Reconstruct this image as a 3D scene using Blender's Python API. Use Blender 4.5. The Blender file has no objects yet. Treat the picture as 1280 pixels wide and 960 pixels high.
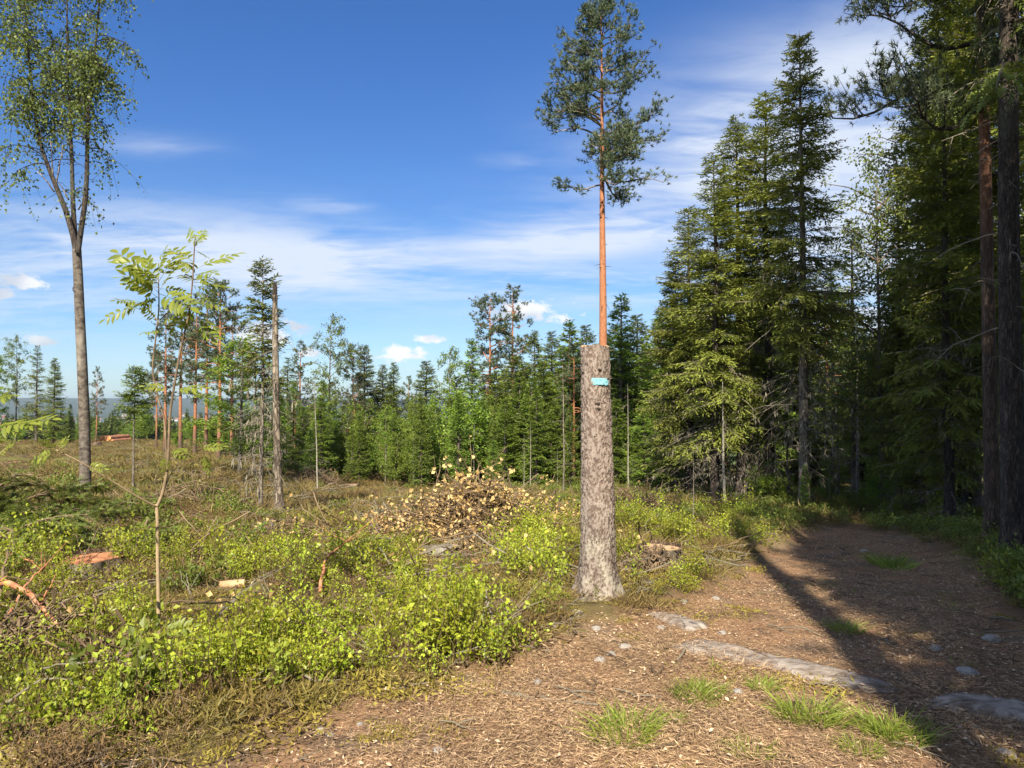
import bpy, math, random
import numpy as np
from mathutils import Vector, Matrix

random.seed(3)
RNG = np.random.default_rng(11)
sc = bpy.context.scene
COL = sc.collection
R = math.radians

# ------------------------------------------------------------------ camera
F, CX, CY, HOR, CAMZ = 924.4, 640.0, 480.0, 505.0, 1.55
PITCH = math.atan((HOR - CY) / F)
cam_d = bpy.data.cameras.new('camera')
cam_d.sensor_width = 36.0
cam_d.lens = 26.0
cam_d.clip_start = 0.05
cam_d.clip_end = 30000
cam = bpy.data.objects.new('camera', cam_d)
COL.objects.link(cam)
cam.location = (0, 0, CAMZ)
cam.rotation_euler = (math.pi / 2 + PITCH, 0, 0)
sc.camera = cam

# ------------------------------------------------------------------ light
SUN_EL = R(40.0)
SHX, SHY = 0.15, 1.0                       # the way shadows fall on the ground
sun_d = bpy.data.lights.new('sun', 'SUN')
sun_d.energy = 5.0
sun_d.angle = R(0.55)
sun_d.color = (1.0, 0.90, 0.72)
sun = bpy.data.objects.new('sun', sun_d)
COL.objects.link(sun)
n_ = math.hypot(SHX, SHY)
sun.rotation_euler = Vector((SHX / n_ * math.cos(SUN_EL), SHY / n_ * math.cos(SUN_EL), -math.sin(SUN_EL))).to_track_quat('-Z', 'Y').to_euler()
sc.view_settings.view_transform = 'Standard'
sc.view_settings.look = 'None'
sc.view_settings.exposure = 1.12
sc.view_settings.gamma = 1.0


class NT:
    """small helper round a node tree"""
    def __init__(s, tree):
        s.t = tree
        s.t.nodes.clear()

    def n(s, typ, ins=None, **props):
        nd = s.t.nodes.new(typ)
        for k, v in props.items():
            setattr(nd, k, v)
        for k, v in (ins or {}).items():
            if isinstance(v, bpy.types.NodeSocket):
                s.t.links.new(v, nd.inputs[k])
            else:
                nd.inputs[k].default_value = v
        return nd

    def m(s, op, a, b=0.0, c=None, clamp=False):
        d = {0: a, 1: b}
        if c is not None:
            d[2] = c
        return s.n('ShaderNodeMath', d, operation=op, use_clamp=clamp).outputs[0]

    def mix(s, f, a, b, blend='MIX'):
        nd = s.n('ShaderNodeMix', None, data_type='RGBA', blend_type=blend)
        for k, v in ((0, f), (6, a), (7, b)):
            if isinstance(v, bpy.types.NodeSocket):
                s.t.links.new(v, nd.inputs[k])
            else:
                nd.inputs[k].default_value = v if k == 0 else (*v[:3], 1)
        return nd.outputs[2]

    def ss(s, x, lo, hi, a=0.0, b=1.0):
        return s.n('ShaderNodeMapRange', {0: x, 1: lo, 2: hi, 3: a, 4: b}, interpolation_type='SMOOTHSTEP').outputs[0]

    def noise(s, vec, scale, detail=4, rough=0.55, dist=0.0):
        return s.n('ShaderNodeTexNoise', {'Vector': vec, 'Scale': scale, 'Detail': detail, 'Roughness': rough, 'Distortion': dist})

    def scale(s, vec, x, y, z):
        return s.n('ShaderNodeVectorMath', {0: vec, 1: (x, y, z)}, operation='MULTIPLY').outputs[0]


# ------------------------------------------------------------------ sky
world = bpy.data.worlds.new('World')
sc.world = world
world.use_nodes = True
w = NT(world.node_tree)
sky = w.n('ShaderNodeTexSky', None, sky_type='NISHITA', sun_disc=False, sun_elevation=SUN_EL,
          sun_rotation=math.atan2(-SHX, -SHY), altitude=200.0, air_density=1.0, dust_density=0.3, ozone_density=2.2)
tc = w.n('ShaderNodeTexCoord')
D = tc.outputs['Generated']
sep = w.n('ShaderNodeSeparateXYZ', {0: D})
dx, dy, dz = sep.outputs
az = w.m('ARCTAN2', dx, dy)
hr = w.m('SQRT', w.m('ADD', w.m('MULTIPLY', dx, dx), w.m('MULTIPLY', dy, dy)))
te = w.m('DIVIDE', dz, w.m('MAXIMUM', hr, 0.02))
# thin high cloud: streaks on a flat layer far up
lay = w.m('ADD', w.m('MAXIMUM', dz, 0.0), 0.10)
cxy = w.n('ShaderNodeCombineXYZ', {0: w.m('DIVIDE', dx, lay), 1: w.m('DIVIDE', dy, lay), 2: 3.7}).outputs[0]
c1 = w.noise(w.scale(cxy, 0.55, 1.05, 1.0), 0.9, 6, 0.58, 0.6).outputs[0]
c2 = w.noise(w.scale(cxy, 1.2, 2.8, 1.0), 2.6, 5, 0.6, 0.8).outputs[0]
cir = w.m('ADD', w.m('MULTIPLY', c1, 0.72), w.m('MULTIPLY', c2, 0.28))


def gauss(x, c, s):
    q = w.m('DIVIDE', w.m('SUBTRACT', x, c), s)
    return w.m('POWER', 2.718, w.m('MULTIPLY', w.m('MULTIPLY', q, q), -1.0))


def blob(px, py, sx, sy, tilt=0.0):
    """cloud bank at a direction of the sky: azimuth / slope with half widths"""
    a0 = math.atan((px - CX) / F)
    t0 = (HOR - py) / F * math.cos(a0)
    ta = w.m('SUBTRACT', az, a0)
    tb = w.m('SUBTRACT', w.m('SUBTRACT', te, t0), w.m('MULTIPLY', ta, tilt))
    p = w.m('DIVIDE', ta, sx / F)
    q = w.m('DIVIDE', tb, sy / F)
    return w.m('POWER', 2.718, w.m('MULTIPLY', w.m('ADD', w.m('MULTIPLY', p, p), w.m('MULTIPLY', q, q)), -1.0))


banks = None
for px, py, sx, sy, tl, k in ((300, 325, 460, 52, 0.0, 1.1), (560, 345, 260, 34, 0.0, 0.95), (-150, 330, 300, 70, 0, 0.9), (60, 300, 200, 40, 0.0, 0.6),
                              (760, 290, 260, 36, 0.12, 1.15), (1010, 170, 220, 110, 0.2, 1.5), (640, 200, 40, 12, 0, 0.45),
                              (200, 180, 60, 12, 0.1, 0.45), (410, 256, 60, 10, 0, 0.7), (1080, 330, 200, 130, 0, 1.4), (780, 362, 180, 22, 0, 0.9),
                              (960, 250, 200, 60, 0.1, 0.9)):
    g = w.m('MULTIPLY', blob(px, py, sx, sy, tl), k)
    banks = g if banks is None else w.m('MAXIMUM', banks, g)
outside = w.m('MULTIPLY', w.ss(dy, 0.55, 0.2), 0.6)          # the same thin cloud goes on round the sky
banks = w.m('MAXIMUM', banks, outside)
cmask = w.m('MULTIPLY', w.ss(cir, 0.33, 0.60), w.m('MULTIPLY', banks, 1.15), clamp=True)
lowband = w.m('MULTIPLY', gauss(te, 0.02, 0.10), 0.33)
cmask = w.m('MAXIMUM', cmask, w.m('MULTIPLY', lowband, w.ss(c1, 0.2, 0.7)))
# small heaped clouds low over the forest
cv = w.n('ShaderNodeCombineXYZ', {0: az, 1: w.m('MULTIPLY', te, 1.6), 2: 0.3}).outputs[0]
cn = w.noise(cv, 38.0, 6, 0.62).outputs[0]
cum = None
for px, py, sx, sy in ((498, 443, 46, 13), (648, 388, 70, 22), (690, 398, 45, 12), (540, 424, 30, 7), (20, 352, 48, 14), (-60, 350, 80, 25), (330, 418, 60, 22),
                       (50, 428, 18, 7), (386, 440, 26, 8), (1400, 360, 90, 30)):
    g = blob(px, py, sx, sy)
    cum = g if cum is None else w.m('MAXIMUM', cum, g)
cumv = w.m('ADD', cum, w.m('MULTIPLY', w.m('SUBTRACT', cn, 0.5), 2.6))
cumm = w.m('MULTIPLY', w.ss(cumv, 0.45, 0.95), w.ss(cum, 0.10, 0.30))
cn2 = w.noise(cv, 14.0, 3, 0.5).outputs[0]
tint = w.mix(w.ss(te, 0.0, 0.50), (0.72, 0.94, 1.18), (0.43, 0.80, 1.32))
skyc = w.mix(1.0, sky.outputs[0], tint, 'MULTIPLY')
c_hi = w.mix(w.m('MULTIPLY', cmask, 0.85), skyc, (7.2, 7.8, 8.8))
cumcol = w.mix(w.ss(cn2, 0.35, 0.62), (6.0, 6.4, 7.2), (9.6, 9.5, 9.4))
allc = w.mix(w.m('MULTIPLY', cumm, 0.9), c_hi, cumcol)
bg = w.n('ShaderNodeBackground', {0: allc, 1: 0.054})
w.t.links.new(bg.outputs[0], w.n('ShaderNodeOutputWorld').inputs[0])

# ------------------------------------------------------------------ numbers


def vnoise(x, y, seed=0):
    xi = np.floor(x).astype(np.int64)
    yi = np.floor(y).astype(np.int64)
    fx = x - xi
    fy = y - yi
    fx = fx * fx * (3 - 2 * fx)
    fy = fy * fy * (3 - 2 * fy)

    def h(i, j):
        n = (i * 374761393 + j * 668265263 + seed * 1442695041) & 0xffffffff
        n = ((n ^ (n >> 13)) * 1274126177) & 0xffffffff
        n = (n ^ (n >> 16)) & 0xffffffff
        return n / 4294967295.0
    a, b, c, d = h(xi, yi), h(xi + 1, yi), h(xi, yi + 1), h(xi + 1, yi + 1)
    return (a * (1 - fx) + b * fx) * (1 - fy) + (c * (1 - fx) + d * fx) * fy


def fbm(x, y, seed=0, o=4, gain=0.5):
    s, a, t = 0.0, 1.0, 0.0
    for k in range(o):
        s = s + a * vnoise(x * 2 ** k + k * 17.3, y * 2 ** k - k * 9.1, seed + k)
        t += a
        a *= gain
    return s / t


def sstep(a, b, x):
    t = np.clip((x - a) / (b - a), 0, 1)
    return t * t * (3 - 2 * t)


def G0(x, y):
    """large shape of the ground: a hilltop that tips away ahead"""
    x = np.asarray(x, float)
    y = np.asarray(y, float)
    u = x / (np.abs(y) + 4.0)
    s = 0.024 + 0.046 * sstep(-0.42, -0.13, u) + 0.012 * sstep(0.2, 0.45, u)
    sp = np.log1p(np.exp(np.clip((y - 5.5) * 1.2, -30, 30))) / 1.2
    sp = np.where((y - 5.5) * 1.2 > 29, y - 5.5, sp)
    near = s * np.minimum(sp, 75)
    r = np.hypot(x, y)
    drop = 34 * sstep(48, 520, r) + 8 * sstep(500, 1800, r)
    a = np.arctan2(x, y)
    hills = (82 + 16 * (fbm(a * 9 + 40, r * 0 + 2.0, 5, 3) - 0.5) + 14 * (fbm(x / 600, y / 600, 8, 4) - .5)) * sstep(3000, 5200, r)
    return -near - drop + hills + 3.0 * (fbm(x / 90, y / 90, 21, 3) - 0.5) * sstep(80, 300, r)


def ray(px, py):
    u, v = (px - CX) / F, (CY - py) / F
    c, s = math.cos(PITCH), math.sin(PITCH)
    return np.array((u, c - v * s, s + v * c))


def PT(px, py, Y):
    d = ray(px, py)
    return np.array((0, 0, CAMZ)) + d * (Y / d[1])


def GP(px, py, H=None):
    H = H or G0
    d = ray(px, py)
    ys = np.geomspace(1.2, 90, 600)
    z = CAMZ + d[2] / d[1] * ys
    g = H(d[0] / d[1] * ys, ys)
    k = int(np.argmax(z <= g))
    if z[k] > g[k]:
        k = len(ys) - 1
    return np.array((d[0] / d[1] * ys[k], ys[k]))


def PIX(x, y, z):
    c, s = math.cos(PITCH), math.sin(PITCH)
    zz = z - CAMZ
    dep = np.maximum(y * c + zz * s, 0.05)
    up = -y * s + zz * c
    return CX + F * x / dep, CY - F * up / dep


TRAIL_PX = [(235, 935), (345, 900), (430, 868), (520, 856), (590, 842), (650, 800), (725, 775), (790, 760), (850, 752), (905, 722), (945, 694), (985, 672), (1010, 657),
            (1075, 652), (1130, 668), (1190, 694), (1230, 716), (1262, 752), (1330, 800), (1480, 880)]
_tp = [GP(*p) for p in TRAIL_PX]
TRAIL = np.array([(-1.5, 1.0), (-2.2, -3), (-2.5, -9)] [::-1] + [tuple(p) for p in _tp] + [(3.0, 1.0), (2.6, -3), (2.4, -9)])


def sdist(x, y, poly):
    """signed distance to a polygon, inside positive"""
    x = np.asarray(x, float)
    y = np.asarray(y, float)
    best = np.full(x.shape, 1e9)
    ins = np.zeros(x.shape, bool)
    n = len(poly)
    for i in range(n):
        x0, y0 = poly[i]
        x1, y1 = poly[(i + 1) % n]
        ex, ey = x1 - x0, y1 - y0
        t = np.clip(((x - x0) * ex + (y - y0) * ey) / (ex * ex + ey * ey + 1e-9), 0, 1)
        best = np.minimum(best, np.hypot(x - x0 - t * ex, y - y0 - t * ey))
        cr = ((y0 > y) != (y1 > y)) & (x < ex * (y - y0) / (ey + (1e-12 if ey == 0 else 0)) + x0)
        ins ^= cr
    return np.where(ins, best, -best)


def trailmask(x, y):
    d = sdist(x, y, TRAIL)
    n = (fbm(np.asarray(x) * 1.9, np.asarray(y) * 1.9, 31, 3) - 0.5) * 0.9
    return sstep(-0.22, 0.28, d + n * 0.5)


def G(x, y):
    x = np.asarray(x, float)
    y = np.asarray(y, float)
    z = G0(x, y)
    r = np.hypot(x, y)
    t = trailmask(x, y) if x.ndim else trailmask(x.reshape(1), y.reshape(1))[0]
    fall = 1 - sstep(45, 80, r)
    b = (fbm(x * 0.45, y * 0.45, 3, 3) - 0.5) * 0.30 + (fbm(x * 1.7, y * 1.7, 4, 3) - 0.5) * 0.16 + (fbm(x * 6, y * 6, 6, 2) - 0.5) * 0.05
    tb = (fbm(x * 0.8, y * 0.8, 13, 3) - 0.5) * 0.06 + (fbm(x * 5, y * 5, 14, 4) - 0.5) * 0.035
    return z + fall * ((1 - t) * (b + 0.07) + t * (tb - 0.03))


def g1(x, y):
    return float(G(np.array([float(x)]), np.array([float(y)]))[0])


# ------------------------------------------------------------------ meshes
class MB:
    def __init__(s):
        s.V, s.T, s.A, s.M, s.n = [], [], [], [], 0

    def add(s, vt, a=0.5, m=0):
        v, t = vt
        v = np.asarray(v, float).reshape(-1, 3)
        t = np.asarray(t, np.int64).reshape(-1, 3)
        s.V.append(v)
        s.T.append(t + s.n)
        s.A.append(np.broadcast_to(np.asarray(a, float), (len(v),)))
        s.M.append(np.full(len(t), m))
        s.n += len(v)
        return s

    def mesh(s, name, mats, smooth=False):
        me = bpy.data.meshes.new(name)
        V = np.concatenate(s.V)
        T = np.concatenate(s.T)
        me.vertices.add(len(V))
        me.vertices.foreach_set('co', V.astype(np.float32).ravel())
        me.loops.add(T.size)
        me.loops.foreach_set('vertex_index', T.astype(np.int32).ravel())
        me.polygons.add(len(T))
        me.polygons.foreach_set('loop_start', np.arange(0, T.size, 3, dtype=np.int32))
        for m in (mats if isinstance(mats, (list, tuple)) else [mats]):
            me.materials.append(m)
        me.polygons.foreach_set('material_index', np.concatenate(s.M).astype(np.int32))
        sm = np.full(len(T), bool(smooth))
        if smooth == 'first':
            sm = np.concatenate(s.M) == 0
        me.polygons.foreach_set('use_smooth', sm)
        at = me.attributes.new('v', 'FLOAT', 'POINT')
        at.data.foreach_set('value', np.concatenate(s.A).astype(np.float32))
        me.update(calc_edges=True)
        return me


def nrm(a):
    return a / np.maximum(np.linalg.norm(a, axis=-1, keepdims=True), 1e-9)


def tubes(P, Rr, sides=4, cap=False):
    """P (B,N,3) centre lines, Rr (B,N) radii -> one batch of tubes"""
    P = np.asarray(P, float)
    if P.ndim == 2:
        P = P[None]
    Rr = np.broadcast_to(np.asarray(Rr, float), P.shape[:2])
    B, N, _ = P.shape
    T = nrm(np.gradient(P, axis=1))
    mean = nrm(T.mean(axis=1))
    ref = np.where(np.abs(mean[:, 2:3]) > 0.8, np.array([[1.0, 0.07, 0]]), np.array([[0.05, 0.03, 1.0]]))
    a = nrm(np.cross(T, ref[:, None, :]))
    b = np.cross(T, a)
    th = np.arange(sides) * 2 * math.pi / sides
    ring = a[:, :, None, :] * np.cos(th)[None, None, :, None] + b[:, :, None, :] * np.sin(th)[None, None, :, None]
    V = P[:, :, None, :] + ring * Rr[:, :, None, None]
    i = np.arange(N - 1)[:, None]
    j = np.arange(sides)[None, :]
    q0 = i * sides + j
    q1 = i * sides + (j + 1) % sides
    t = np.concatenate([np.stack([q0, q1, q1 + sides], -1).reshape(-1, 3), np.stack([q0, q1 + sides, q0 + sides], -1).reshape(-1, 3)])
    if cap:
        e = (N - 1) * sides
        t = np.concatenate([t, [(e, e + k, e + k + 1) for k in range(1, sides - 1)], [(0, k + 1, k) for k in range(1, sides - 1)]])
    tri = (t[None] + (np.arange(B) * N * sides)[:, None, None]).reshape(-1, 3)
    return V.reshape(-1, 3), tri


def leaves(C, Dr, Nm, L, W, fold=0.15, mid=0.45):
    """diamond leaves: base point, direction, normal"""
    C = np.asarray(C, float)
    n = len(C)
    Dr = nrm(Dr)
    S = nrm(np.cross(Dr, Nm))
    Nn = np.cross(S, Dr)
    L = np.broadcast_to(np.asarray(L, float), (n,))[:, None]
    W = np.broadcast_to(np.asarray(W, float), (n,))[:, None]
    m = C + Dr * L * mid
    V = np.stack([C, m + S * W * .5 + Nn * W * fold, C + Dr * L, m - S * W * .5 + Nn * W * fold], 1)
    k = np.arange(n)[:, None] * 4
    T = np.concatenate([k + np.array([[0, 1, 2]]), k + np.array([[0, 2, 3]])], 0)
    return V.reshape(-1, 3), T


def feathers(C, Dr, Nm, L, W, teeth=5):
    """conifer twig: needles as thin triangles in two rows"""
    C = np.asarray(C, float)
    n = len(C)
    Dr = nrm(Dr)
    S = nrm(np.cross(Dr, Nm))
    Nn = np.cross(S, Dr)
    L = np.broadcast_to(np.asarray(L, float), (n,))[:, None]
    W = np.broadcast_to(np.asarray(W, float), (n,))[:, None]
    V = []
    for k in range(teeth):
        f = k / teeth
        for sg in (-1, 1):
            b = C + Dr * L * f
            V += [b, b + Dr * L * (0.8 / teeth), b + Dr * L * 0.22 + S * (W * .5 * sg * (1 - .4 * f)) + Nn * W * (.15 if k % 2 else -.02)]
    V += [C + Dr * L * .78 + S * W * .06, C + Dr * L * .78 - S * W * .06, C + Dr * L * 1.05]
    V = np.stack(V, 1)
    T = np.arange(n * V.shape[1]).reshape(-1, 3)
    return V.reshape(-1, 3), T


def disc_leaf(pts, normal):
    n = len(pts)
    return np.asarray(pts), [(0, k, k + 1) for k in range(1, n - 1)]


def rot_to(d):
    return Vector(d).to_track_quat('Z', 'Y').to_matrix()


# ------------------------------------------------------------------ objects
def tag(o, label, cat, group=None, kind=None):
    o['label'] = label
    o['category'] = cat
    if group:
        o['group'] = group
    if kind:
        o['kind'] = kind
    return o


def obj(name, me, parent=None, loc=None):
    o = bpy.data.objects.new(name, me)
    COL.objects.link(o)
    if parent is not None:
        o.parent = parent
    if loc is not None:
        o.location = loc
    return o


def empty(name, loc, rz=0.0, scale=(1, 1, 1)):
    o = bpy.data.objects.new(name, None)
    COL.objects.link(o)
    o.empty_display_size = 0.2
    o.location = [float(q) for q in loc]
    o.rotation_euler = (0, 0, rz)
    o.scale = scale
    return o


# ------------------------------------------------------------------ materials
def new_mat(name):
    m = bpy.data.materials.new(name)
    m.use_nodes = True
    return m, NT(m.node_tree)


def out(t, sh):
    t.t.links.new(sh, t.n('ShaderNodeOutputMaterial').inputs[0])


def foliage(name, c0, c1, trans=0.3, rough=0.5, vary=0.25, tipv=None):
    """leaf colour runs from c0 (old growth) to c1 (fresh growth) with the mesh's own v"""
    m, t = new_mat(name)
    v = t.n('ShaderNodeAttribute', None, attribute_name='v').outputs['Fac']
    rnd = t.n('ShaderNodeObjectInfo').outputs['Random']
    geo = t.n('ShaderNodeNewGeometry')
    n = t.noise(geo.outputs['Position'], 1.6, 3).outputs[0]
    f = t.m('ADD', v, t.m('MULTIPLY', t.m('SUBTRACT', n, 0.5), 0.9), clamp=True)
    col = t.mix(f, c0, c1)
    hs = t.n('ShaderNodeHueSaturation', {'Hue': t.m('ADD', 0.5 - 0.03 * vary, t.m('MULTIPLY', rnd, 0.06 * vary)), 'Saturation': 1.0,
                                         'Value': t.m('ADD', 1 - vary * .6, t.m('MULTIPLY', rnd, vary * 1.2)), 'Color': col})
    c = hs.outputs[0]
    pb = t.n('ShaderNodeBsdfPrincipled', {'Base Color': c, 'Roughness': rough, 'Specular IOR Level': 0.35})
    tr = t.n('ShaderNodeBsdfTranslucent', {'Color': t.mix(0.5, c, (c1[0] * 1.25, c1[1] * 1.25, c1[2] * .7))})
    out(t, t.n('ShaderNodeMixShader', {0: trans, 1: pb.outputs[0], 2: tr.outputs[0]}).outputs[0])
    return m


def bark(name, c0, c1, c2=None, sx=14.0, sz=3.5, bump=0.6, z_split=None, cols_hi=None, dist=0.02, crack=1.0):
    """bark with vertical plates; z_split gives a different upper bark (own height, in metres)"""
    m, t = new_mat(name)
    tcn = t.n('ShaderNodeTexCoord')
    O = tcn.outputs['Object']
    sv = t.scale(O, sx, sx, sz)
    wob = t.n('ShaderNodeVectorMath', {0: t.noise(sv, .9, 4, .7).outputs['Color'], 1: (1.7, 1.7, 1.7)}, operation='MULTIPLY').outputs[0]
    sv = t.n('ShaderNodeVectorMath', {0: sv, 1: wob}, operation='ADD').outputs[0]
    n1 = t.noise(sv, 1.0, 5, 0.62, 0.4).outputs[0]
    n2 = t.noise(t.scale(O, 2.2, 2.2, .8), 1.0, 3).outputs[0]
    vo = t.n('ShaderNodeTexVoronoi', {'Vector': sv, 'Scale': 1.6}, feature='DISTANCE_TO_EDGE').outputs[0]
    plate = t.ss(vo, 0.0, 0.16, 1.0 - crack, 1.0)
    f = t.m('MULTIPLY', t.ss(n1, 0.3, 0.7), plate)
    col = t.mix(f, c0, c1)
    if z_split is not None:
        z = t.n('ShaderNodeSeparateXYZ', {0: O}).outputs[2]
        k = t.ss(t.m('ADD', z, t.m('MULTIPLY', n2, 2.5)), z_split, z_split + 2.5)
        col = t.mix(k, col, t.mix(n1, *cols_hi))
    if c2 is not None:
        col = t.mix(t.ss(n2, 0.5, 0.68), col, c2)
    bp = t.n('ShaderNodeBump', {'Strength': bump, 'Distance': dist, 'Height': t.m('ADD', t.m('MULTIPLY', n1, 0.5), plate)})
    pb = t.n('ShaderNodeBsdfPrincipled', {'Base Color': col, 'Roughness': 0.85, 'Specular IOR Level': 0.25, 'Normal': bp.outputs[0]})
    out(t, pb.outputs[0])
    return m


def ringed(name, c0, c1, c2):
    m, t = new_mat(name)
    O = t.n('ShaderNodeTexCoord').outputs['Object']
    n = t.noise(O, 9.0, 4, .6).outputs[0]
    sp = t.n('ShaderNodeSeparateXYZ', {0: O})
    r = t.m('SQRT', t.m('ADD', t.m('MULTIPLY', sp.outputs[0], sp.outputs[0]), t.m('MULTIPLY', sp.outputs[1], sp.outputs[1])))
    ring = t.m('SINE', t.m('MULTIPLY', t.m('ADD', r, t.m('MULTIPLY', n, .02)), 420.0))
    a = t.m('ARCTAN2', sp.outputs[1], sp.outputs[0])
    cv_ = t.n('ShaderNodeCombineXYZ', {0: t.m('MULTIPLY', a, 3.2), 1: t.m('MULTIPLY', r, 2.0), 2: 0.0}).outputs[0]
    cr = t.ss(t.noise(cv_, 2.6, 3, .6).outputs[0], .62, .67)
    col = t.mix(t.ss(n, .35, .65), c0, c1)
    col = t.mix(t.m('MULTIPLY', t.ss(ring, .2, .9), .30), col, c2)
    col = t.mix(t.m('MULTIPLY', cr, .75), col, (.07, .04, .025))
    bp = t.n('ShaderNodeBump', {'Strength': .5, 'Distance': .006, 'Height': t.m('SUBTRACT', n, cr)})
    out(t, t.n('ShaderNodeBsdfPrincipled', {'Base Color': col, 'Roughness': .85, 'Specular IOR Level': .2, 'Normal': bp.outputs[0]}).outputs[0])
    return m


def plain(name, c0, c1, scale=8.0, rough=0.85, bump=0.3, dist=0.01, use_v=False, detail=5, stretch=(1, 1, 1)):
    m, t = new_mat(name)
    O = t.n('ShaderNodeTexCoord').outputs['Object']
    n = t.noise(t.scale(O, *stretch), scale, detail, 0.6).outputs[0]
    f = t.ss(n, 0.3, 0.7)
    if use_v:
        v = t.n('ShaderNodeAttribute', None, attribute_name='v').outputs['Fac']
        f = t.m('ADD', t.m('MULTIPLY', f, 0.35), t.m('MULTIPLY', v, 0.75), clamp=True)
    bp = t.n('ShaderNodeBump', {'Strength': bump, 'Distance': dist, 'Height': n})
    pb = t.n('ShaderNodeBsdfPrincipled', {'Base Color': t.mix(f, c0, c1), 'Roughness': rough, 'Specular IOR Level': 0.25, 'Normal': bp.outputs[0]})
    out(t, pb.outputs[0])
    return m


M = {}
M['spruce'] = foliage('spruce_needles', (0.052, 0.078, 0.017), (0.210, 0.250, 0.040), 0.22, 0.5, 0.30)
M['spruce_olive'] = foliage('olive_spruce_needles', (0.064, 0.086, 0.019), (0.255, 0.280, 0.048), 0.22, 0.5, 0.25)
M['spruce_fresh'] = foliage('young_spruce_needles', (0.068, 0.118, 0.019), (0.215, 0.300, 0.044), 0.28, 0.5, 0.35)
M['pine'] = foliage('pine_needles', (0.050, 0.074, 0.036), (0.145, 0.180, 0.085), 0.15, 0.5, 0.2)
M['birch'] = foliage('birch_leaves', (0.070, 0.105, 0.026), (0.200, 0.245, 0.050), 0.32, 0.45, 0.2)
M['bush'] = foliage('fresh_birch_leaves', (0.090, 0.155, 0.018), (0.250, 0.340, 0.042), 0.38, 0.45, 0.35)
M['rowan'] = foliage('rowan_leaflets', (0.130, 0.175, 0.026), (0.310, 0.350, 0.052), 0.42, 0.4, 0.25)
M['bilberry'] = foliage('bilberry_leaves', (0.095, 0.150, 0.018), (0.410, 0.440, 0.042), 0.38, 0.4, 0.7)
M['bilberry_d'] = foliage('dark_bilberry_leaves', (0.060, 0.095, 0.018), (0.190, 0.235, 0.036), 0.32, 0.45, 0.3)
M['grass'] = foliage('grass_blades', (0.130, 0.200, 0.026), (0.330, 0.400, 0.070), 0.35, 0.45, 0.3)
M['straw'] = foliage('dry_grass_blades', (0.170, 0.130, 0.045), (0.330, 0.270, 0.090), 0.25, 0.6, 0.3)
M['heather'] = foliage('heather_scrub', (0.100, 0.066, 0.026), (0.240, 0.175, 0.062), 0.15, 0.7, 0.4)
M['scrub'] = foliage('olive_scrub', (0.080, 0.068, 0.022), (0.235, 0.185, 0.050), 0.2, 0.6, 0.35)
M['moss'] = foliage('moss_tufts', (0.150, 0.110, 0.025), (0.320, 0.270, 0.050), 0.15, 0.8, 0.3)
M['dry_leaf'] = foliage('withered_leaves', (0.340, 0.200, 0.070), (0.760, 0.560, 0.250), 0.25, 0.6, 0.2)
M['dead_needles'] = foliage('dead_brown_needles', (0.090, 0.055, 0.025), (0.210, 0.130, 0.055), 0.1, 0.8, 0.25)
M['dead_twig'] = plain('dead_grey_twigs', (0.085, 0.070, 0.050), (0.230, 0.205, 0.160), 5.0, use_v=True)
M['brown_twig'] = plain('brown_twigs', (0.055, 0.036, 0.022), (0.250, 0.180, 0.110), 6.0, use_v=True)
M['spruce_bark'] = bark('spruce_bark', (0.055, 0.042, 0.034), (0.220, 0.180, 0.150), (0.19, 0.19, 0.165))
M['dark_bark'] = bark('dark_spruce_bark', (0.032, 0.025, 0.021), (0.120, 0.095, 0.078), (0.10, 0.10, 0.085), 26, 6, .8, crack=.8)
M['stump_bark'] = bark('stump_bark', (0.055, 0.036, 0.027), (0.230, 0.160, 0.115), (0.20, 0.17, 0.13), 30, 9, .8, crack=.7)
M['grey_bark'] = bark('grey_stem_bark', (0.110, 0.092, 0.072), (0.320, 0.280, 0.225), (0.36, 0.34, 0.29))
M['pine_bark'] = bark('pine_bark', (0.070, 0.048, 0.036), (0.210, 0.150, 0.110), None, 12, 3, 0.6, 1.5, ((0.26, 0.095, 0.045), (0.50, 0.235, 0.125)))
M['dark_pine_bark'] = bark('dark_pine_bark', (0.050, 0.036, 0.028), (0.150, 0.105, 0.080), None, 12, 3, 0.6, 5.0, ((0.17, 0.075, 0.042), (0.30, 0.150, 0.090)))
M['birch_bark'] = bark('birch_bark', (0.045, 0.036, 0.030), (0.210, 0.180, 0.150), (0.34, 0.31, 0.27), 9, 16, 0.5, crack=.25)
M['pale_bark'] = bark('pale_birch_bark', (0.160, 0.140, 0.115), (0.420, 0.390, 0.330), (0.50, 0.47, 0.42), 9, 16, 0.4, crack=.2)
M['snag_bark'] = bark('snag_bark', (0.080, 0.062, 0.048), (0.340, 0.285, 0.220), (0.42, 0.37, 0.30), 12, 4, 0.7)
M['rowan_bark'] = plain('rowan_bark', (0.090, 0.062, 0.046), (0.400, 0.300, 0.180), 12.0, use_v=True)
M['rowan_dark'] = plain('dark_rowan_twig', (0.075, 0.055, 0.045), (0.150, 0.110, 0.080), 12.0)
M['cut_wood'] = plain('fresh_cut_wood', (0.420, 0.140, 0.055), (0.660, 0.320, 0.130), 9.0, 0.75, 0.4, 0.006, stretch=(1, 1, 0.4))
M['orange_bark'] = plain('orange_pine_branch_bark', (0.250, 0.090, 0.045), (0.560, 0.260, 0.140), 9.0, 0.8, 0.5, 0.006)
M['stump_cut'] = ringed('stump_cut_wood', (0.230, 0.095, 0.050), (0.460, 0.225, 0.115), (0.200, 0.090, 0.050))
M['stump_cut_pale'] = ringed('pale_stump_cut_wood', (0.300, 0.200, 0.120), (0.500, 0.350, 0.220), (0.260, 0.170, 0.100))
M['log_wood'] = plain('pale_log_wood', (0.340, 0.210, 0.110), (0.560, 0.390, 0.230), 7.0, 0.8, 0.3, 0.006)
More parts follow.
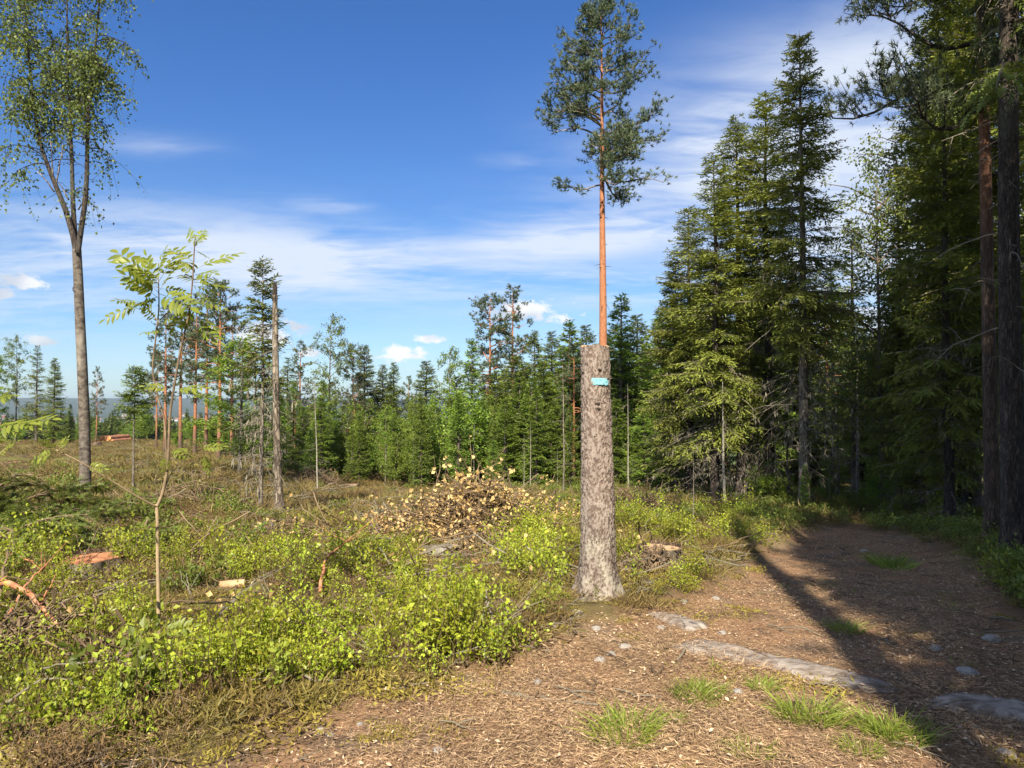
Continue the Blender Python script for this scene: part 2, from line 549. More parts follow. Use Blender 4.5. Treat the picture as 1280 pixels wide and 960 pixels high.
M['stone'] = plain('grey_stone', (0.180, 0.170, 0.160), (0.430, 0.410, 0.390), 14.0, 0.85, 0.5, 0.01)
M['rock'] = plain('bedrock', (0.120, 0.085, 0.062), (0.360, 0.315, 0.280), 10.0, 0.85, 0.9, 0.02, detail=10, stretch=(1, 1.6, 1))
M['paint'] = plain('light_blue_paint', (0.120, 0.330, 0.400), (0.300, 0.600, 0.670), 60.0, 0.6, 0.4, 0.004)
M['dark_hole'] = plain('knot_hole', (0.020, 0.015, 0.010), (0.045, 0.032, 0.022), 20.0)

# ------------------------------------------------------------------ ground
def ground_material():
    m, t = new_mat('forest_ground')
    pos = t.n('ShaderNodeNewGeometry').outputs['Position']
    tr = t.n('ShaderNodeAttribute', None, attribute_name='trail').outputs['Fac']
    sp = t.n('ShaderNodeSeparateXYZ', {0: pos})
    r = t.n('ShaderNodeVectorMath', {0: pos}, operation='LENGTH').outputs['Value']
    flat = t.n('ShaderNodeCombineXYZ', {0: sp.outputs[0], 1: sp.outputs[1], 2: 0.0}).outputs[0]
    a = t.noise(flat, 0.55, 5, 0.6).outputs[0]
    b = t.noise(flat, 3.2, 5, 0.65).outputs[0]
    c = t.noise(flat, 42.0, 4, 0.7).outputs[0]
    veg = t.mix(t.ss(b, 0.35, 0.65), (0.040, 0.028, 0.018), (0.150, 0.105, 0.055))
    veg = t.mix(t.m('MULTIPLY', t.ss(a, 0.42, 0.58), 0.75), veg, t.mix(c, (0.085, 0.090, 0.026), (0.170, 0.165, 0.045)))
    ndl = t.noise(t.scale(flat, 1, 2.6, 1), 34.0, 6, 0.75, 0.5).outputs[0]
    trail = t.mix(t.ss(ndl, 0.30, 0.72), (0.110, 0.062, 0.038), (0.420, 0.255, 0.145))
    trail = t.mix(t.m('MULTIPLY', t.ss(b, 0.47, 0.60), .85), trail, t.mix(c, (0.055, 0.036, 0.025), (0.170, 0.115, 0.078)))
    trail = t.mix(t.m('MULTIPLY', t.ss(t.noise(flat, 1.1, 5, .6).outputs[0], .50, .62), .6), trail, t.mix(ndl, (0.075, 0.055, 0.042), (0.300, 0.230, 0.170)))
    vo = t.n('ShaderNodeTexVoronoi', {'Vector': flat, 'Scale': 55.0, 'Randomness': 1.0})
    speck = t.m('MULTIPLY', t.ss(vo.outputs['Distance'], 0.24, 0.14), t.ss(t.n('ShaderNodeSeparateColor', {0: vo.outputs['Color']}).outputs[0], 0.80, 0.86))
    trail = t.mix(speck, trail, (0.50, 0.44, 0.37))
    near = t.mix(tr, veg, trail)
    cell = t.n('ShaderNodeTexVoronoi', {'Vector': t.scale(flat, 0.0026, 0.0048, 1), 'Scale': 1.0})
    k = t.n('ShaderNodeSeparateColor', {0: cell.outputs['Color']})
    fieldc = t.mix(t.ss(k.outputs[0], 0.48, 0.50), (0.026, 0.044, 0.017), t.mix(k.outputs[1], (0.115, 0.170, 0.045), (0.230, 0.220, 0.100)))
    farc = t.mix(t.ss(r, 2700, 2900), fieldc, t.mix(t.noise(flat, 0.010, 4).outputs[0], (0.014, 0.026, 0.012), (0.034, 0.050, 0.024)))
    col = t.mix(t.ss(r, 65, 130), near, farc)
    hgt = t.m('ADD', t.m('MULTIPLY', ndl, 0.6), t.m('MULTIPLY', c, 0.6))
    bp = t.n('ShaderNodeBump', {'Strength': 0.7, 'Distance': 0.02, 'Height': hgt})
    out(t, t.n('ShaderNodeBsdfPrincipled', {'Base Color': col, 'Roughness': 0.95, 'Specular IOR Level': 0.1, 'Normal': bp.outputs[0]}).outputs[0])
    return m


def build_ground():
    fr = np.linspace(-R(43), R(43), 470)
    rest = np.linspace(R(43), 2 * math.pi - R(43), 62)[1:-1]
    A = np.concatenate([fr, rest])
    rad = np.concatenate([np.geomspace(0.8, 2.4, 22)[:-1], np.geomspace(2.4, 60, 410)[:-1], np.geomspace(60, 9500, 78)])
    na, nr = len(A), len(rad)
    X = (np.sin(A)[None, :] * rad[:, None]).ravel()
    Y = (np.cos(A)[None, :] * rad[:, None]).ravel()
    Z = G(X, Y)
    tm = trailmask(X, Y)
    i = np.arange(nr - 1)[:, None] * na
    j = np.arange(na)[None, :]
    q0, q1 = i + j, i + (j + 1) % na
    q2, q3 = q1 + na, q0 + na
    t = np.concatenate([np.stack([q0, q2, q1], -1).reshape(-1, 3), np.stack([q0, q3, q2], -1).reshape(-1, 3)])
    c = len(X)
    X, Y, Z, tm = np.append(X, 0), np.append(Y, 0), np.append(Z, g1(0, 0.01)), np.append(tm, 1)
    jj = np.arange(na)
    t = np.concatenate([t, np.stack([np.full(na, c), jj, (jj + 1) % na], -1)[:, [0, 2, 1]]])
    mb = MB()
    mb.add((np.stack([X, Y, Z], -1), t), tm)
    me = mb.mesh('ground', ground_material(), True)
    at = me.attributes.new('trail', 'FLOAT', 'POINT')
    at.data.foreach_set('value', tm.astype(np.float32))
    o = obj('ground', me)
    tag(o, 'clear-felled hilltop of brown scrub crossed by a needle-strewn forest trail', 'ground', None, 'structure')


build_ground()


# ------------------------------------------------------------------ kinds of tree
def trunk_tube(H, r0, rs, wob=0.02, n=14, sides=10, tip=0.12, flare=0.5):
    z = np.concatenate([[-0.25, 0.0, 0.12, 0.35], np.linspace(0.8, H, n)])
    f = np.clip(z / H, 0, 1)
    rad = r0 * ((1 - f) ** 0.8 * (1 - tip) + tip * (1 - f * .8)) * (1 + flare * np.exp(-np.maximum(z, 0) / (r0 * 1.8)))
    ph = rs.uniform(0, 6, 4)
    x = wob * H * .1 * (np.sin(f * 5 + ph[0]) - math.sin(ph[0]) + .4 * np.sin(f * 13 + ph[1]) - .4 * math.sin(ph[1]))
    y = wob * H * .1 * (np.sin(f * 4 + ph[2]) - math.sin(ph[2]) + .4 * np.sin(f * 11 + ph[3]) - .4 * math.sin(ph[3]))
    P = np.stack([x, y, z], -1)
    return P, rad, tubes(P, rad, sides, True)


def along(P, z):
    return np.stack([np.interp(z, P[:, 2], P[:, 0]), np.interp(z, P[:, 2], P[:, 1]), z], -1)


def spruce(H, Rr, seed, zb=1.0, gap=0.3, per=5, step=0.1, leaf=0.11, lw=0.026, droop=0.5, dead=(0, 0, 0), feather=0, needle='spruce', barkm='spruce_bark',
           r0=None, skip=0.1, thin=1.0, twig_max=0.55, asc=0.7, top_only=None, dead_len=1.0, lich=0.0, name='spruce'):
    """returns {'trunk': mesh, 'crown': mesh, 'dead_branches': mesh}"""
    rs = np.random.default_rng(seed)
    r0 = r0 or H * 0.0105 + 0.03
    P, rad, tt = trunk_tube(H, r0, rs)
    res = {'trunk': MB().add(tt).mesh(name + '_trunk', M[barkm], True)}
    cr = MB()
    z = zb
    while z < H * 0.985:
        t = (z - zb) / (H - zb)
        prof = min(1, .62 + 2.4 * t) * (1 - t) ** .66 * (1 + .12 * math.sin(z * 2.7 + seed)) + .02
        for k in range(per):
            if rs.random() < skip:
                continue
            a = rs.uniform(0, 2 * math.pi)
            L = Rr * prof * rs.uniform(.55, 1.12)
            b0 = along(P, np.array([z + rs.uniform(-.4, .4) * gap]))[0]
            d = np.array((math.cos(a), math.sin(a), 0))
            s = np.linspace(0, 1, 7)
            m_ = (asc * t - 0.12) * rs.uniform(.8, 1.2)
            bb = droop * (1 - t) * .55 * rs.uniform(.7, 1.3)
            zz = L * (m_ * s - (m_ * .35 + bb) * s ** 2 + .22 * s ** 3 * (1 - t * .5))
            BP = b0 + d * (L * s * (1 - .08 * s))[:, None] + np.array((0, 0, 1.0)) * zz[:, None]
            side = np.array((-math.sin(a), math.cos(a), 0))
            BP = BP + side * (L * .06 * rs.normal() * s ** 2)[:, None]
            cr.add(tubes(BP, (.008 + .010 * L) * (1 - .85 * s), 3), .2, 1)
            tone = rs.uniform(.12, .62)
            nt = int(L * thin / step) + 3
            sj = np.sort(rs.uniform(.10, 1, nt))
            C0 = np.stack([np.interp(sj, s, BP[:, i]) for i in range(3)], -1)
            TG = nrm(np.stack([np.interp(sj, s, np.gradient(BP[:, i])) for i in range(3)], -1))
            for sg in (-1, 1):
                ang = np.radians(rs.uniform(30, 72, nt))
                dd = TG * np.cos(ang)[:, None] + side * (sg * np.sin(ang))[:, None]
                dd[:, 2] -= rs.uniform(.05, .75, nt) * (1 - .7 * t) * (.4 + droop)
                dd = nrm(dd)
                tl = np.minimum(twig_max, .5 * L * (1 - sj) + .12) * rs.uniform(.55, 1.2, nt)
                nn = np.maximum(1, (tl / (leaf * .62)).astype(int))
                idx = np.repeat(np.arange(nt), nn)
                q = np.concatenate([np.arange(x) for x in nn]) / np.repeat(nn, nn)
                C = C0[idx] + dd[idx] * (tl[idx] * q)[:, None]
                C[:, 2] -= .25 * q ** 2 * tl[idx] * droop
                jd = dd[idx] + rs.normal(0, .30, (len(idx), 3))
                nm = np.array((0, 0, 1.0)) + rs.normal(0, .45, (len(idx), 3))
                Ls = leaf * rs.uniform(.75, 1.35, len(idx))
                va = np.clip(tone + .30 * q + .25 * sj[idx] + rs.normal(0, .08, len(idx)), 0, 1)
                if feather:
                    cr.add(feathers(C, jd, nm, Ls, lw * 1.9, feather), np.repeat(va, (feather * 2 + 1) * 3))
                else:
                    cr.add(leaves(C, jd, nm, Ls, lw), np.repeat(va, 4))
        z += gap * (1 - .55 * t) * rs.uniform(.8, 1.2)
    res['crown'] = cr.mesh(name + '_crown', [M[needle], M['dead_twig']])
    if dead[2]:
        z0, z1, nd = dead
        mb = MB()
        BP, BR, lic = [], [], []
        for k in range(nd):
            zc = rs.uniform(z0, z1)
            a = rs.uniform(0, 2 * math.pi)
            L = rs.uniform(.3, 1.0) * dead_len
            s = np.linspace(0, 1, 5)
            d = np.array((math.cos(a), math.sin(a), 0))
            b0 = along(P, np.array([zc]))[0]
            p = b0 + d * (L * s)[:, None] + np.array((0, 0, 1.0)) * (L * (rs.uniform(-.25, .1) * s - rs.uniform(.1, .5) * s ** 2))[:, None] + rs.normal(0, .03, (5, 3)) * s[:, None]
            BP.append(p)
            BR.append(.010 * (1 - .75 * s) * (.6 + .6 * L))
            for q in range(rs.integers(3, 8)):
                f = rs.uniform(.2, .95)
                c = np.array([np.interp(f, s, p[:, i]) for i in range(3)])
                dd = nrm(d * .5 + rs.normal(0, .6, 3) - np.array((0, 0, .35)))
                l2 = rs.uniform(.12, .42) * L
                s2 = np.linspace(0, 1, 5)
                BP.append(c + dd * (l2 * s2)[:, None] - np.array((0, 0, 1.0)) * (.25 * l2 * s2 ** 2)[:, None])
                BR.append(.0045 * (1 - .7 * s2))
                lic.append(c + dd * l2 * rs.uniform(.2, 1))
        mb.add(tubes(np.array(BP), np.array(BR), 3), np.repeat(rs.uniform(0.2, 1, len(BP)), 15))
        if lich and lic:
            C = np.array(lic)[rs.random(len(lic)) < lich]
            C = np.repeat(C, 4, 0) + rs.normal(0, .05, (len(C) * 4, 3))
            dn = np.array((0, 0, -1.0)) + rs.normal(0, .25, C.shape)
            mb.add(leaves(C, dn, rs.normal(0, 1, C.shape), rs.uniform(.08, .25, len(C)), .03), .9)
        res['dead_branches'] = mb.mesh(name + '_dead_branches', M['dead_twig'])
    return res


def pine(H, zc, Rr, seed, limbs=46, subs=9, tufts=5, needles=14, nl=.10, nw=.012, r0=None, shape=0.5, stubs=12, name='pine', barkm='pine_bark', needle='pine', one_sided=0.0):
    rs = np.random.default_rng(seed)
    r0 = r0 or H * .010 + .02
    P, rad, tt = trunk_tube(H, r0, rs, .012, sides=12)
    res = {'trunk': MB().add(tt).mesh(name + '_trunk', M[barkm], True)}
    cr = MB()
    for i in range(limbs):
        t = (i + rs.random()) / limbs
        z = zc + (H - zc) * t ** .9 * .985
        a = rs.uniform(0, 2 * math.pi) if rs.random() > one_sided else math.pi + rs.normal(0, .7)
        prof = (min(1, .8 + t) * (1 - t) ** shape * .97 + .03)
        L = Rr * prof * rs.uniform(.6, 1.12)
        s = np.linspace(0, 1, 8)
        d = np.array((math.cos(a), math.sin(a), 0))
        side = np.array((-d[1], d[0], 0))
        b0 = along(P, np.array([z]))[0]
        m_ = -.15 + .75 * t + rs.normal(0, .12)
        zz = L * (m_ * s + rs.uniform(-.15, .35) * s ** 2 * (1 - t * .4) + .05 * np.sin(s * 7 + rs.uniform(0, 6)))
        wig = L * .08 * np.sin(s * rs.uniform(3, 7) + rs.uniform(0, 6)) * s
        BP = b0 + d * (L * s)[:, None] + side * wig[:, None] + np.array((0, 0, 1.0)) * zz[:, None]
        br = (.010 + .016 * L) * (1 - .8 * s)
        cr.add(tubes(BP, br, 5), .5, 1)
        ns = max(2, int(subs * (.35 + .65 * L / Rr)))
        tone = rs.uniform(0, .4)
        SP, SR, TC, TD = [], [], [], []
        for k in range(ns):
            f = 1 - rs.random() * .78 if k else 1.0
            c = np.array([np.interp(f, s, BP[:, q]) for q in range(3)])
            sl = (.16 + .24 * L * (1.15 - f * .5)) * rs.uniform(.5, 1.1)
            dd = nrm(d * rs.uniform(.2, 1) + side * rs.normal(0, .7) + np.array((0, 0, rs.uniform(-.15, .75))))
            s2 = np.linspace(0, 1, 4)
            p = c + dd * (sl * s2)[:, None] + np.array((0, 0, .22 * sl)) * (s2 ** 2)[:, None]
            SP.append(p)
            SR.append((.004 + .004 * L) * (1 - .7 * s2))
            nt = max(2, int(tufts * (.5 + sl)))
            for q in range(nt):
                g = rs.uniform(.25, 1.0)
                cc = np.array([np.interp(g, s2, p[:, w_]) for w_ in range(3)]) + rs.normal(0, .055 + .06 * sl, 3)
                TC.append(cc)
                TD.append(nrm(dd + rs.normal(0, .5, 3) + np.array((0, 0, .5))))
        cr.add(tubes(np.array(SP), np.array(SR), 3), .4, 1)
        TC, TD = np.array(TC), np.array(TD)
        n = len(TC)
        nd = np.repeat(TD, needles, 0) * .75 + rs.normal(0, .62, (n * needles, 3))
        base = np.repeat(TC, needles, 0) + np.repeat(TD, needles, 0) * rs.uniform(0, .07, (n * needles, 1))
        va = np.clip(np.repeat(tone + rs.uniform(0, .4, n), needles) + rs.normal(0, .1, n * needles), 0, 1)
        Dn = nrm(nd)
        S = nrm(np.cross(Dn, rs.normal(0, 1, Dn.shape)))
        LL = nl * rs.uniform(.7, 1.2, (n * needles, 1))
        V = np.stack([base - S * nw * .5, base + S * nw * .5, base + Dn * LL], 1)
        cr.add((V.reshape(-1, 3), np.arange(n * needles * 3).reshape(-1, 3)), np.repeat(va, 3))
    if stubs:
        SP, SR = [], []
        for k in range(stubs):
            z = rs.uniform(H * .22, zc * 1.02)
            a = rs.uniform(0, 2 * math.pi)
            L = rs.uniform(.06, .30) if rs.random() < .8 else rs.uniform(.4, .8)
            d = np.array((math.cos(a), math.sin(a), rs.uniform(-.3, .25)))
            s2 = np.linspace(0, 1, 4)
            SP.append(along(P, np.array([z]))[0] + d * (r0 * .5 + L * s2)[:, None] - np.array((0, 0, .2 * L)) * (s2 ** 2)[:, None])
            SR.append(.012 * (1 - .6 * s2))
        res['dead_branches'] = MB().add(tubes(np.array(SP), np.array(SR), 4), .4).mesh(name + '_dead_branches', M['dead_twig'])
    res['crown'] = cr.mesh(name + '_crown', [M[needle], M[{'near_pine': 'dark_bark', 'tall_pine': 'snag_bark'}.get(name, barkm)]])
    return res


def broad(H, Rr, seed, zc=1.0, limbs=26, subs=7, lpt=14, leaf=.045, lw=.032, hang=.3, r0=None, asc=.8, stems=1, barkm='birch_bark', leafm='birch', name='birch', round_=.6, wob=.03, spread=.35, tl=(.35, .9)):
    """leafy tree or bush: limbs, twigs and single leaves"""
    rs = np.random.default_rng(seed)
    r0 = r0 or H * .008 + .012
    tr, cr = MB(), MB()
    for st in range(stems):
        Hs = H * (1 if st == 0 else rs.uniform(.6, .95))
        P, rad, _ = trunk_tube(Hs, r0 * (1 if st == 0 else .8), rs, wob)
        if stems > 1:
            a = rs.uniform(0, 2 * math.pi)
            f = np.clip(P[:, 2] / Hs, 0, 1)
            P[:, 0] += math.cos(a) * spread * Rr * f
            P[:, 1] += math.sin(a) * spread * Rr * f
        tr.add(tubes(P, rad, 8, True))
        for i in range(max(3, limbs // stems)):
            t = (i + rs.random()) / max(3, limbs // stems)
            z = zc + (Hs - zc) * t * .97
            a = rs.uniform(0, 2 * math.pi)
            prof = math.sqrt(max(0.02, 1 - abs((t - .35) / .68) ** 2)) if round_ > .5 else (1 - t) ** .8
            L = Rr * prof * rs.uniform(.6, 1.1) + .1
            s = np.linspace(0, 1, 6)
            d = np.array((math.cos(a), math.sin(a), 0))
            b0 = along(P, np.array([z]))[0]
            up = asc * rs.uniform(.6, 1.3)
            BP = b0 + d * (L * s)[:, None] + np.array((0, 0, 1.0)) * (L * (up * s - .45 * up * s ** 2))[:, None] + rs.normal(0, .025 * L, (6, 3)) * s[:, None]
            cr.add(tubes(BP, (.004 + .011 * L) * (1 - .85 * s), 4), .3, 1)
            ns = max(3, int(subs * (.3 + L / Rr)))
            f = rs.uniform(.2, 1, ns)
            C0 = np.stack([np.interp(f, s, BP[:, q]) for q in range(3)], -1)
            dd = nrm(d[None] * rs.uniform(0, 1, (ns, 1)) + rs.normal(0, .65, (ns, 3)) + np.array((0, 0, .25 - hang)))
            ln = rs.uniform(*tl, ns) * (.25 + .3 * Rr * .6)
            s2 = np.linspace(0, 1, 4)
            SP = C0[:, None] + dd[:, None] * (ln[:, None] * s2)[:, :, None]
            SP[:, :, 2] -= hang * ln[:, None] * s2[None] ** 2
            cr.add(tubes(SP, .0035 * (1 - .6 * s2)[None].repeat(ns, 0), 3), .3, 1)
            n = ns * lpt
            i2 = np.repeat(np.arange(ns), lpt)
            q = rs.uniform(.1, 1.05, n)
            C = C0[i2] + dd[i2] * (ln[i2] * q)[:, None] + rs.normal(0, .05 * (1 + Rr * .25), (n, 3))
            C[:, 2] -= hang * ln[i2] * q ** 2
            ld = rs.normal(0, .6, (n, 3)) + dd[i2] * .5 + np.array((0, 0, -hang * 1.2))
            nm = np.array((0, 0, .9)) + rs.normal(0, .6, (n, 3))
            va = np.clip(rs.uniform(0, .5) + rs.normal(.2, .2, n), 0, 1)
            sz = rs.uniform(.7, 1.25, n)
            cr.add(leaves(C, ld, nm, leaf * sz, lw * sz, .12), np.repeat(va, 4))
    return {'trunk': tr.mesh(name + '_trunk', M[barkm], True), 'crown': cr.mesh(name + '_crown', [M[leafm], M['brown_twig']])}


def pole(H, r0, seed, twigs=14, barkm='grey_bark', lean=.03, name='pole', broken=True, tlen=.5):
    """a thin bare stem with a few dead twigs"""
    rs = np.random.default_rng(seed)
    P, rad, _ = trunk_tube(H, r0, rs, lean, tip=.45 if broken else .1)
    res = {'trunk': MB().add(tubes(P, rad, 8, True)).mesh(name + '_trunk', M[barkm], True)}
    if twigs:
        SP, SR = [], []
        for k in range(twigs):
            z = rs.uniform(H * .12, H * .98)
            a = rs.uniform(0, 2 * math.pi)
            L = rs.uniform(.15, 1) * tlen
            d = np.array((math.cos(a), math.sin(a), rs.uniform(-.5, .3)))
            s2 = np.linspace(0, 1, 5)
            p = along(P, np.array([z]))[0] + d * (L * s2)[:, None] - np.array((0, 0, .35 * L)) * (s2 ** 2)[:, None]
            SP.append(p)
            SR.append(.007 * (1 - .7 * s2))
            for q in range(3):
                c = p[rs.integers(1, 5)]
                SP.append(c + nrm(d + rs.normal(0, .8, 3)) * (L * .4 * s2)[:, None])
                SR.append(.004 * (1 - .6 * s2))
        res['dead_branches'] = MB().add(tubes(np.array(SP), np.array(SR), 3), .5).mesh(name + '_dead_branches', M['dead_twig'])
    return res


def put(parts, H, name, x, y, label, cat='tree', group=None, height=None, rz=None, wf=1.0, ground=None, tilt=None):
    """one tree: an Empty at its foot and a copy of each part"""
    s = (height or H) / H
    e = empty(name, (x, y, (g1(x, y) if ground is None else ground) - 0.02), rz if rz is not None else RNG.uniform(0, 6.28), (s * wf, s * wf, s))
    if tilt:
        e.rotation_euler = (tilt[0], tilt[1], e.rotation_euler[2])
    for k, me in parts.items():
        o = obj(k, me, e)
        if k == 'dead_branches':
            o['kind'] = 'stuff'
    return tag(e, label, cat, group)


def put_px(parts, H, name, px, top, d, label, **kw):
    """stand the tree at distance d under a direction of view, as high as its top shows"""
    p = PT(px, HOR, d)
    gz = g1(p[0], d)
    topz = PT(px, top, d)[2]
    return put(parts, H, name, p[0], d, label, height=topz - gz, ground=gz, **kw)


K = {}
K['spruce_hero'] = (spruce(13, 1.9, 1, zb=3.0, gap=.25, per=6, step=.075, leaf=.11, lw=.034, droop=.75, dead=(1.0, 5.5, 70), needle='spruce_olive', skip=.12, lich=.25, dead_len=1.5, name='tall_spruce', r0=.135, barkm='spruce_bark'), 13)
K['spruce_hero2'] = (spruce(12, 2.2, 2, zb=2.2, gap=.28, per=6, step=.08, leaf=.12, lw=.037, droop=.8, dead=(.6, 5, 90), needle='spruce_olive', skip=.16, lich=.35, dead_len=1.7, name='drooping_spruce', r0=.14, barkm='dark_bark'), 12)
K['spruce_near'] = (spruce(12, 2.5, 3, zb=1.4, gap=.30, per=6, step=.095, leaf=.15, lw=.036, droop=.8, dead=(.4, 5, 60), feather=5, needle='spruce', skip=.12, lich=.3, dead_len=1.5, name='near_spruce', r0=.15, barkm='dark_bark'), 12)
K['spruce_mid'] = (spruce(9, 1.7, 4, zb=.7, gap=.27, per=6, step=.10, leaf=.15, lw=.050, droop=.5, dead=(.2, 2.5, 30), needle='spruce', skip=.08, name='spruce'), 9)
K['spruce_mid2'] = (spruce(9, 1.5, 5, zb=1.5, gap=.30, per=5, step=.11, leaf=.14, lw=.046, droop=.6, dead=(.3, 3.2, 40), needle='spruce', skip=.15, name='slender_spruce'), 9)
K['spruce_young'] = (spruce(5, 1.05, 6, zb=.2, gap=.20, per=6, step=.085, leaf=.11, lw=.040, droop=.25, needle='spruce_fresh', skip=.06, asc=.8, name='young_spruce'), 5)
K['spruce_young2'] = (spruce(6, 1.25, 16, zb=.25, gap=.22, per=6, step=.09, leaf=.125, lw=.044, droop=.3, needle='spruce_fresh', skip=.10, asc=.8, name='light_spruce'), 6)
K['spruce_far'] = (spruce(10, 2.1, 7, zb=.8, gap=.38, per=6, step=.17, leaf=.24, lw=.09, droop=.5, needle='spruce', skip=.1, name='far_spruce'), 10)
K['spruce_far2'] = (spruce(10, 1.8, 8, zb=1.4, gap=.38, per=5, step=.17, leaf=.23, lw=.085, droop=.6, needle='spruce_fresh', skip=.15, dead=(.5, 3, 14), name='far_light_spruce'), 10)
K['spruce_slim'] = (spruce(4.6, .62, 9, zb=2.3, gap=.15, per=5, step=.055, leaf=.085, lw=.026, droop=.25, needle='spruce', skip=.18, dead=(.5, 3.0, 80), dead_len=.75, lich=.12, r0=.045, barkm='grey_bark', name='half_bare_spruce'), 4.6)
K['spruce_tuft'] = (spruce(3.0, .50, 10, zb=2.0, gap=.10, per=6, step=.045, leaf=.08, lw=.024, droop=.1, needle='spruce_fresh', skip=.05, dead=(.3, 2, 10), dead_len=.3, r0=.030, barkm='grey_bark', name='tufted_spruce'), 3.0)
K['pine_hero'] = (pine(14.6, 9.0, 2.25, 21, limbs=72, subs=14, tufts=7, needles=13, nl=.125, nw=.022, r0=.155, shape=.72, stubs=18, name='tall_pine'), 14.6)
K['pine_a'] = (pine(11, 5.0, 2.0, 22, limbs=44, subs=9, tufts=6, needles=11, nl=.17, nw=.036, name='pine'), 11)
K['pine_b'] = (pine(11, 3.8, 2.1, 23, limbs=44, subs=9, tufts=6, needles=11, nl=.17, nw=.036, shape=.8, name='ragged_pine'), 11)
K['pine_near'] = (pine(15, 5.6, 3.6, 24, limbs=56, subs=18, tufts=13, needles=15, nl=.10, nw=.014, r0=.135, shape=.4, name='near_pine', one_sided=.35, barkm='dark_pine_bark'), 15)
K['birch_a'] = (broad(10, 1.8, 31, zc=3.2, limbs=34, subs=9, lpt=18, leaf=.10, lw=.075, hang=.45, name='birch'), 10)
K['birch_b'] = (broad(8, 1.5, 32, zc=.9, limbs=36, subs=9, lpt=18, leaf=.10, lw=.075, hang=.35, name='young_birch', leafm='bush'), 8)
K['birch_light'] = (broad(9, 2.1, 33, zc=1.6, limbs=36, subs=10, lpt=18, leaf=.075, lw=.055, hang=.4, name='light_birch', leafm='birch'), 9)
K['bush_a'] = (broad(3.2, 1.0, 34, zc=.25, limbs=34, subs=8, lpt=16, leaf=.085, lw=.065, hang=.15, stems=3, asc=1.1, name='birch_bush', leafm='bush', r0=.02), 3.2)
K['bush_b'] = (broad(2.4, .95, 35, zc=.15, limbs=30, subs=8, lpt=16, leaf=.085, lw=.065, hang=.1, stems=4, asc=1.0, name='low_bush', leafm='bush', r0=.015), 2.4)
K['pine_shade'] = (pine(17, 11.8, 1.35, 25, limbs=30, subs=9, tufts=7, needles=12, nl=.11, nw=.02, r0=.21, shape=.5, stubs=6, name='bare_pine', barkm='dark_pine_bark'), 17)
K['spruce_bare'] = (spruce(13, 2.1, 11, zb=4.2, gap=.25, per=6, step=.075, leaf=.11, lw=.036, droop=.75, dead=(1.0, 7.0, 120), needle='spruce_olive', skip=.16, lich=.3, dead_len=1.5, name='half_bare_tall_spruce', r0=.14, barkm='grey_bark'), 13)
K['spruce_trunk'] = (spruce(17, 2.5, 12, zb=5.0, gap=.40, per=5, step=.11, leaf=.15, lw=.036, droop=.9, dead=(.8, 6.0, 34), feather=5, needle='spruce', skip=.2, lich=0, dead_len=.75, name='thick_spruce', r0=.112, barkm='dark_bark'), 17)
K['pole_a'] = (pole(4, .035, 41, name='thin_stem'), 4)
K['pole_b'] = (pole(4, .03, 42, twigs=22, barkm='pale_bark', name='pale_stem', tlen=.6), 4)

# ------------------------------------------------------------------ trees that can be told apart
def T(kind, name, px, top, d, label, **kw):
    parts, H = K[kind]
    return put_px(parts, H, name, px, top, d, label, **kw)


# far left, on the brow of the hill
GL = 'trees on the brow of the hill at the left'
T('birch_a', 'birch_tree', 20, 420, 50, 'leafy pale-stemmed birch on the hill brow, first tree from the left edge', group=GL)
T('spruce_mid2', 'spruce_tree', 46, 430, 46, 'tall slender spruce next to the birch at the left edge of the view', group=GL)
T('spruce_mid', 'spruce_tree', 68, 447, 45, 'broad dark spruce on the hill brow just left of the tall forked birch', group=GL, wf=1.15)
T('spruce_young2', 'spruce_tree', 88, 505, 47, 'small dark spruce squeezed between the broad spruce and the forked birch', group=GL)
T('pine_b', 'pine_tree', 121, 458, 50, 'thin pine on the brow just right of the forked birch trunk', group=GL, wf=.75)
T('spruce_young2', 'spruce_tree', 107, 485, 60, 'dark spruce half hidden behind the forked birch trunk', group=GL)
T('birch_b', 'birch_tree', -8, 440, 48, 'leafy tree cut by the left edge of the view', group=GL)
T('birch_b', 'young_birch', 147, 508, 52, 'tiny lone birch on the skyline above the distant fields', group=GL, wf=.7)
T('bush_a', 'bush', 182, 508, 70, 'round bush on the skyline just left of the young rowan stem', wf=1.2, cat='bush')

# trees left standing on the felled ground
T('spruce_tuft', 'young_spruce', 168, 456, 13.0, 'spindly young spruce, long bare stem with a green tuft at its top')
T('spruce_slim', 'spruce_tree', 327, 320, 13.2, 'slim spruce with green top and dead lower half, beside the broken snag', rz=.4)
T('birch_b', 'birch_tree', 300, 415, 22, 'bushy green birch behind the slim half-dead spruce', wf=1.6)
T('birch_b', 'young_birch', 318, 440, 27, 'leafy young birch filling the gap behind the snag', wf=1.4)
GP_ = 'stand of pines at the far left of the clearing'
for px, top, d, kind, lab, wf in (
        (207, 388, 30, 'pine_b', 'dark pine at the left end of the pine stand', .8), (226, 372, 34, 'pine_a', 'second pine from the left in the pine stand, behind the rowan leaves', .85),
        (244, 378, 31, 'pine_b', 'ragged pine in the middle of the stand behind the rowan', .8), (258, 366, 38, 'pine_a', 'tall dark pine in the stand, left of the orange-stemmed one', .8),
        (274, 352, 26, 'pine_a', 'tallest pine of the stand with a bright orange stem', .8), (290, 392, 33, 'pine_b', 'pine at the right end of the stand, behind the bushy birch', .8),
        (196, 430, 36, 'pine_b', 'low thin pine left of the stand behind the rowan stems', .6)):
    T(kind, 'pine_tree', px, top, d, lab, group=GP_, wf=wf * 1.3)
T('pole_a', 'bare_stem', 293, 520, 21, 'thin bare pole standing left of the slim spruce', cat='dead tree')
T('pole_b', 'bare_stem', 398, 478, 20, 'leaning pale pole in front of the forest wall, right of the snag', cat='dead tree', tilt=(0, -.05))
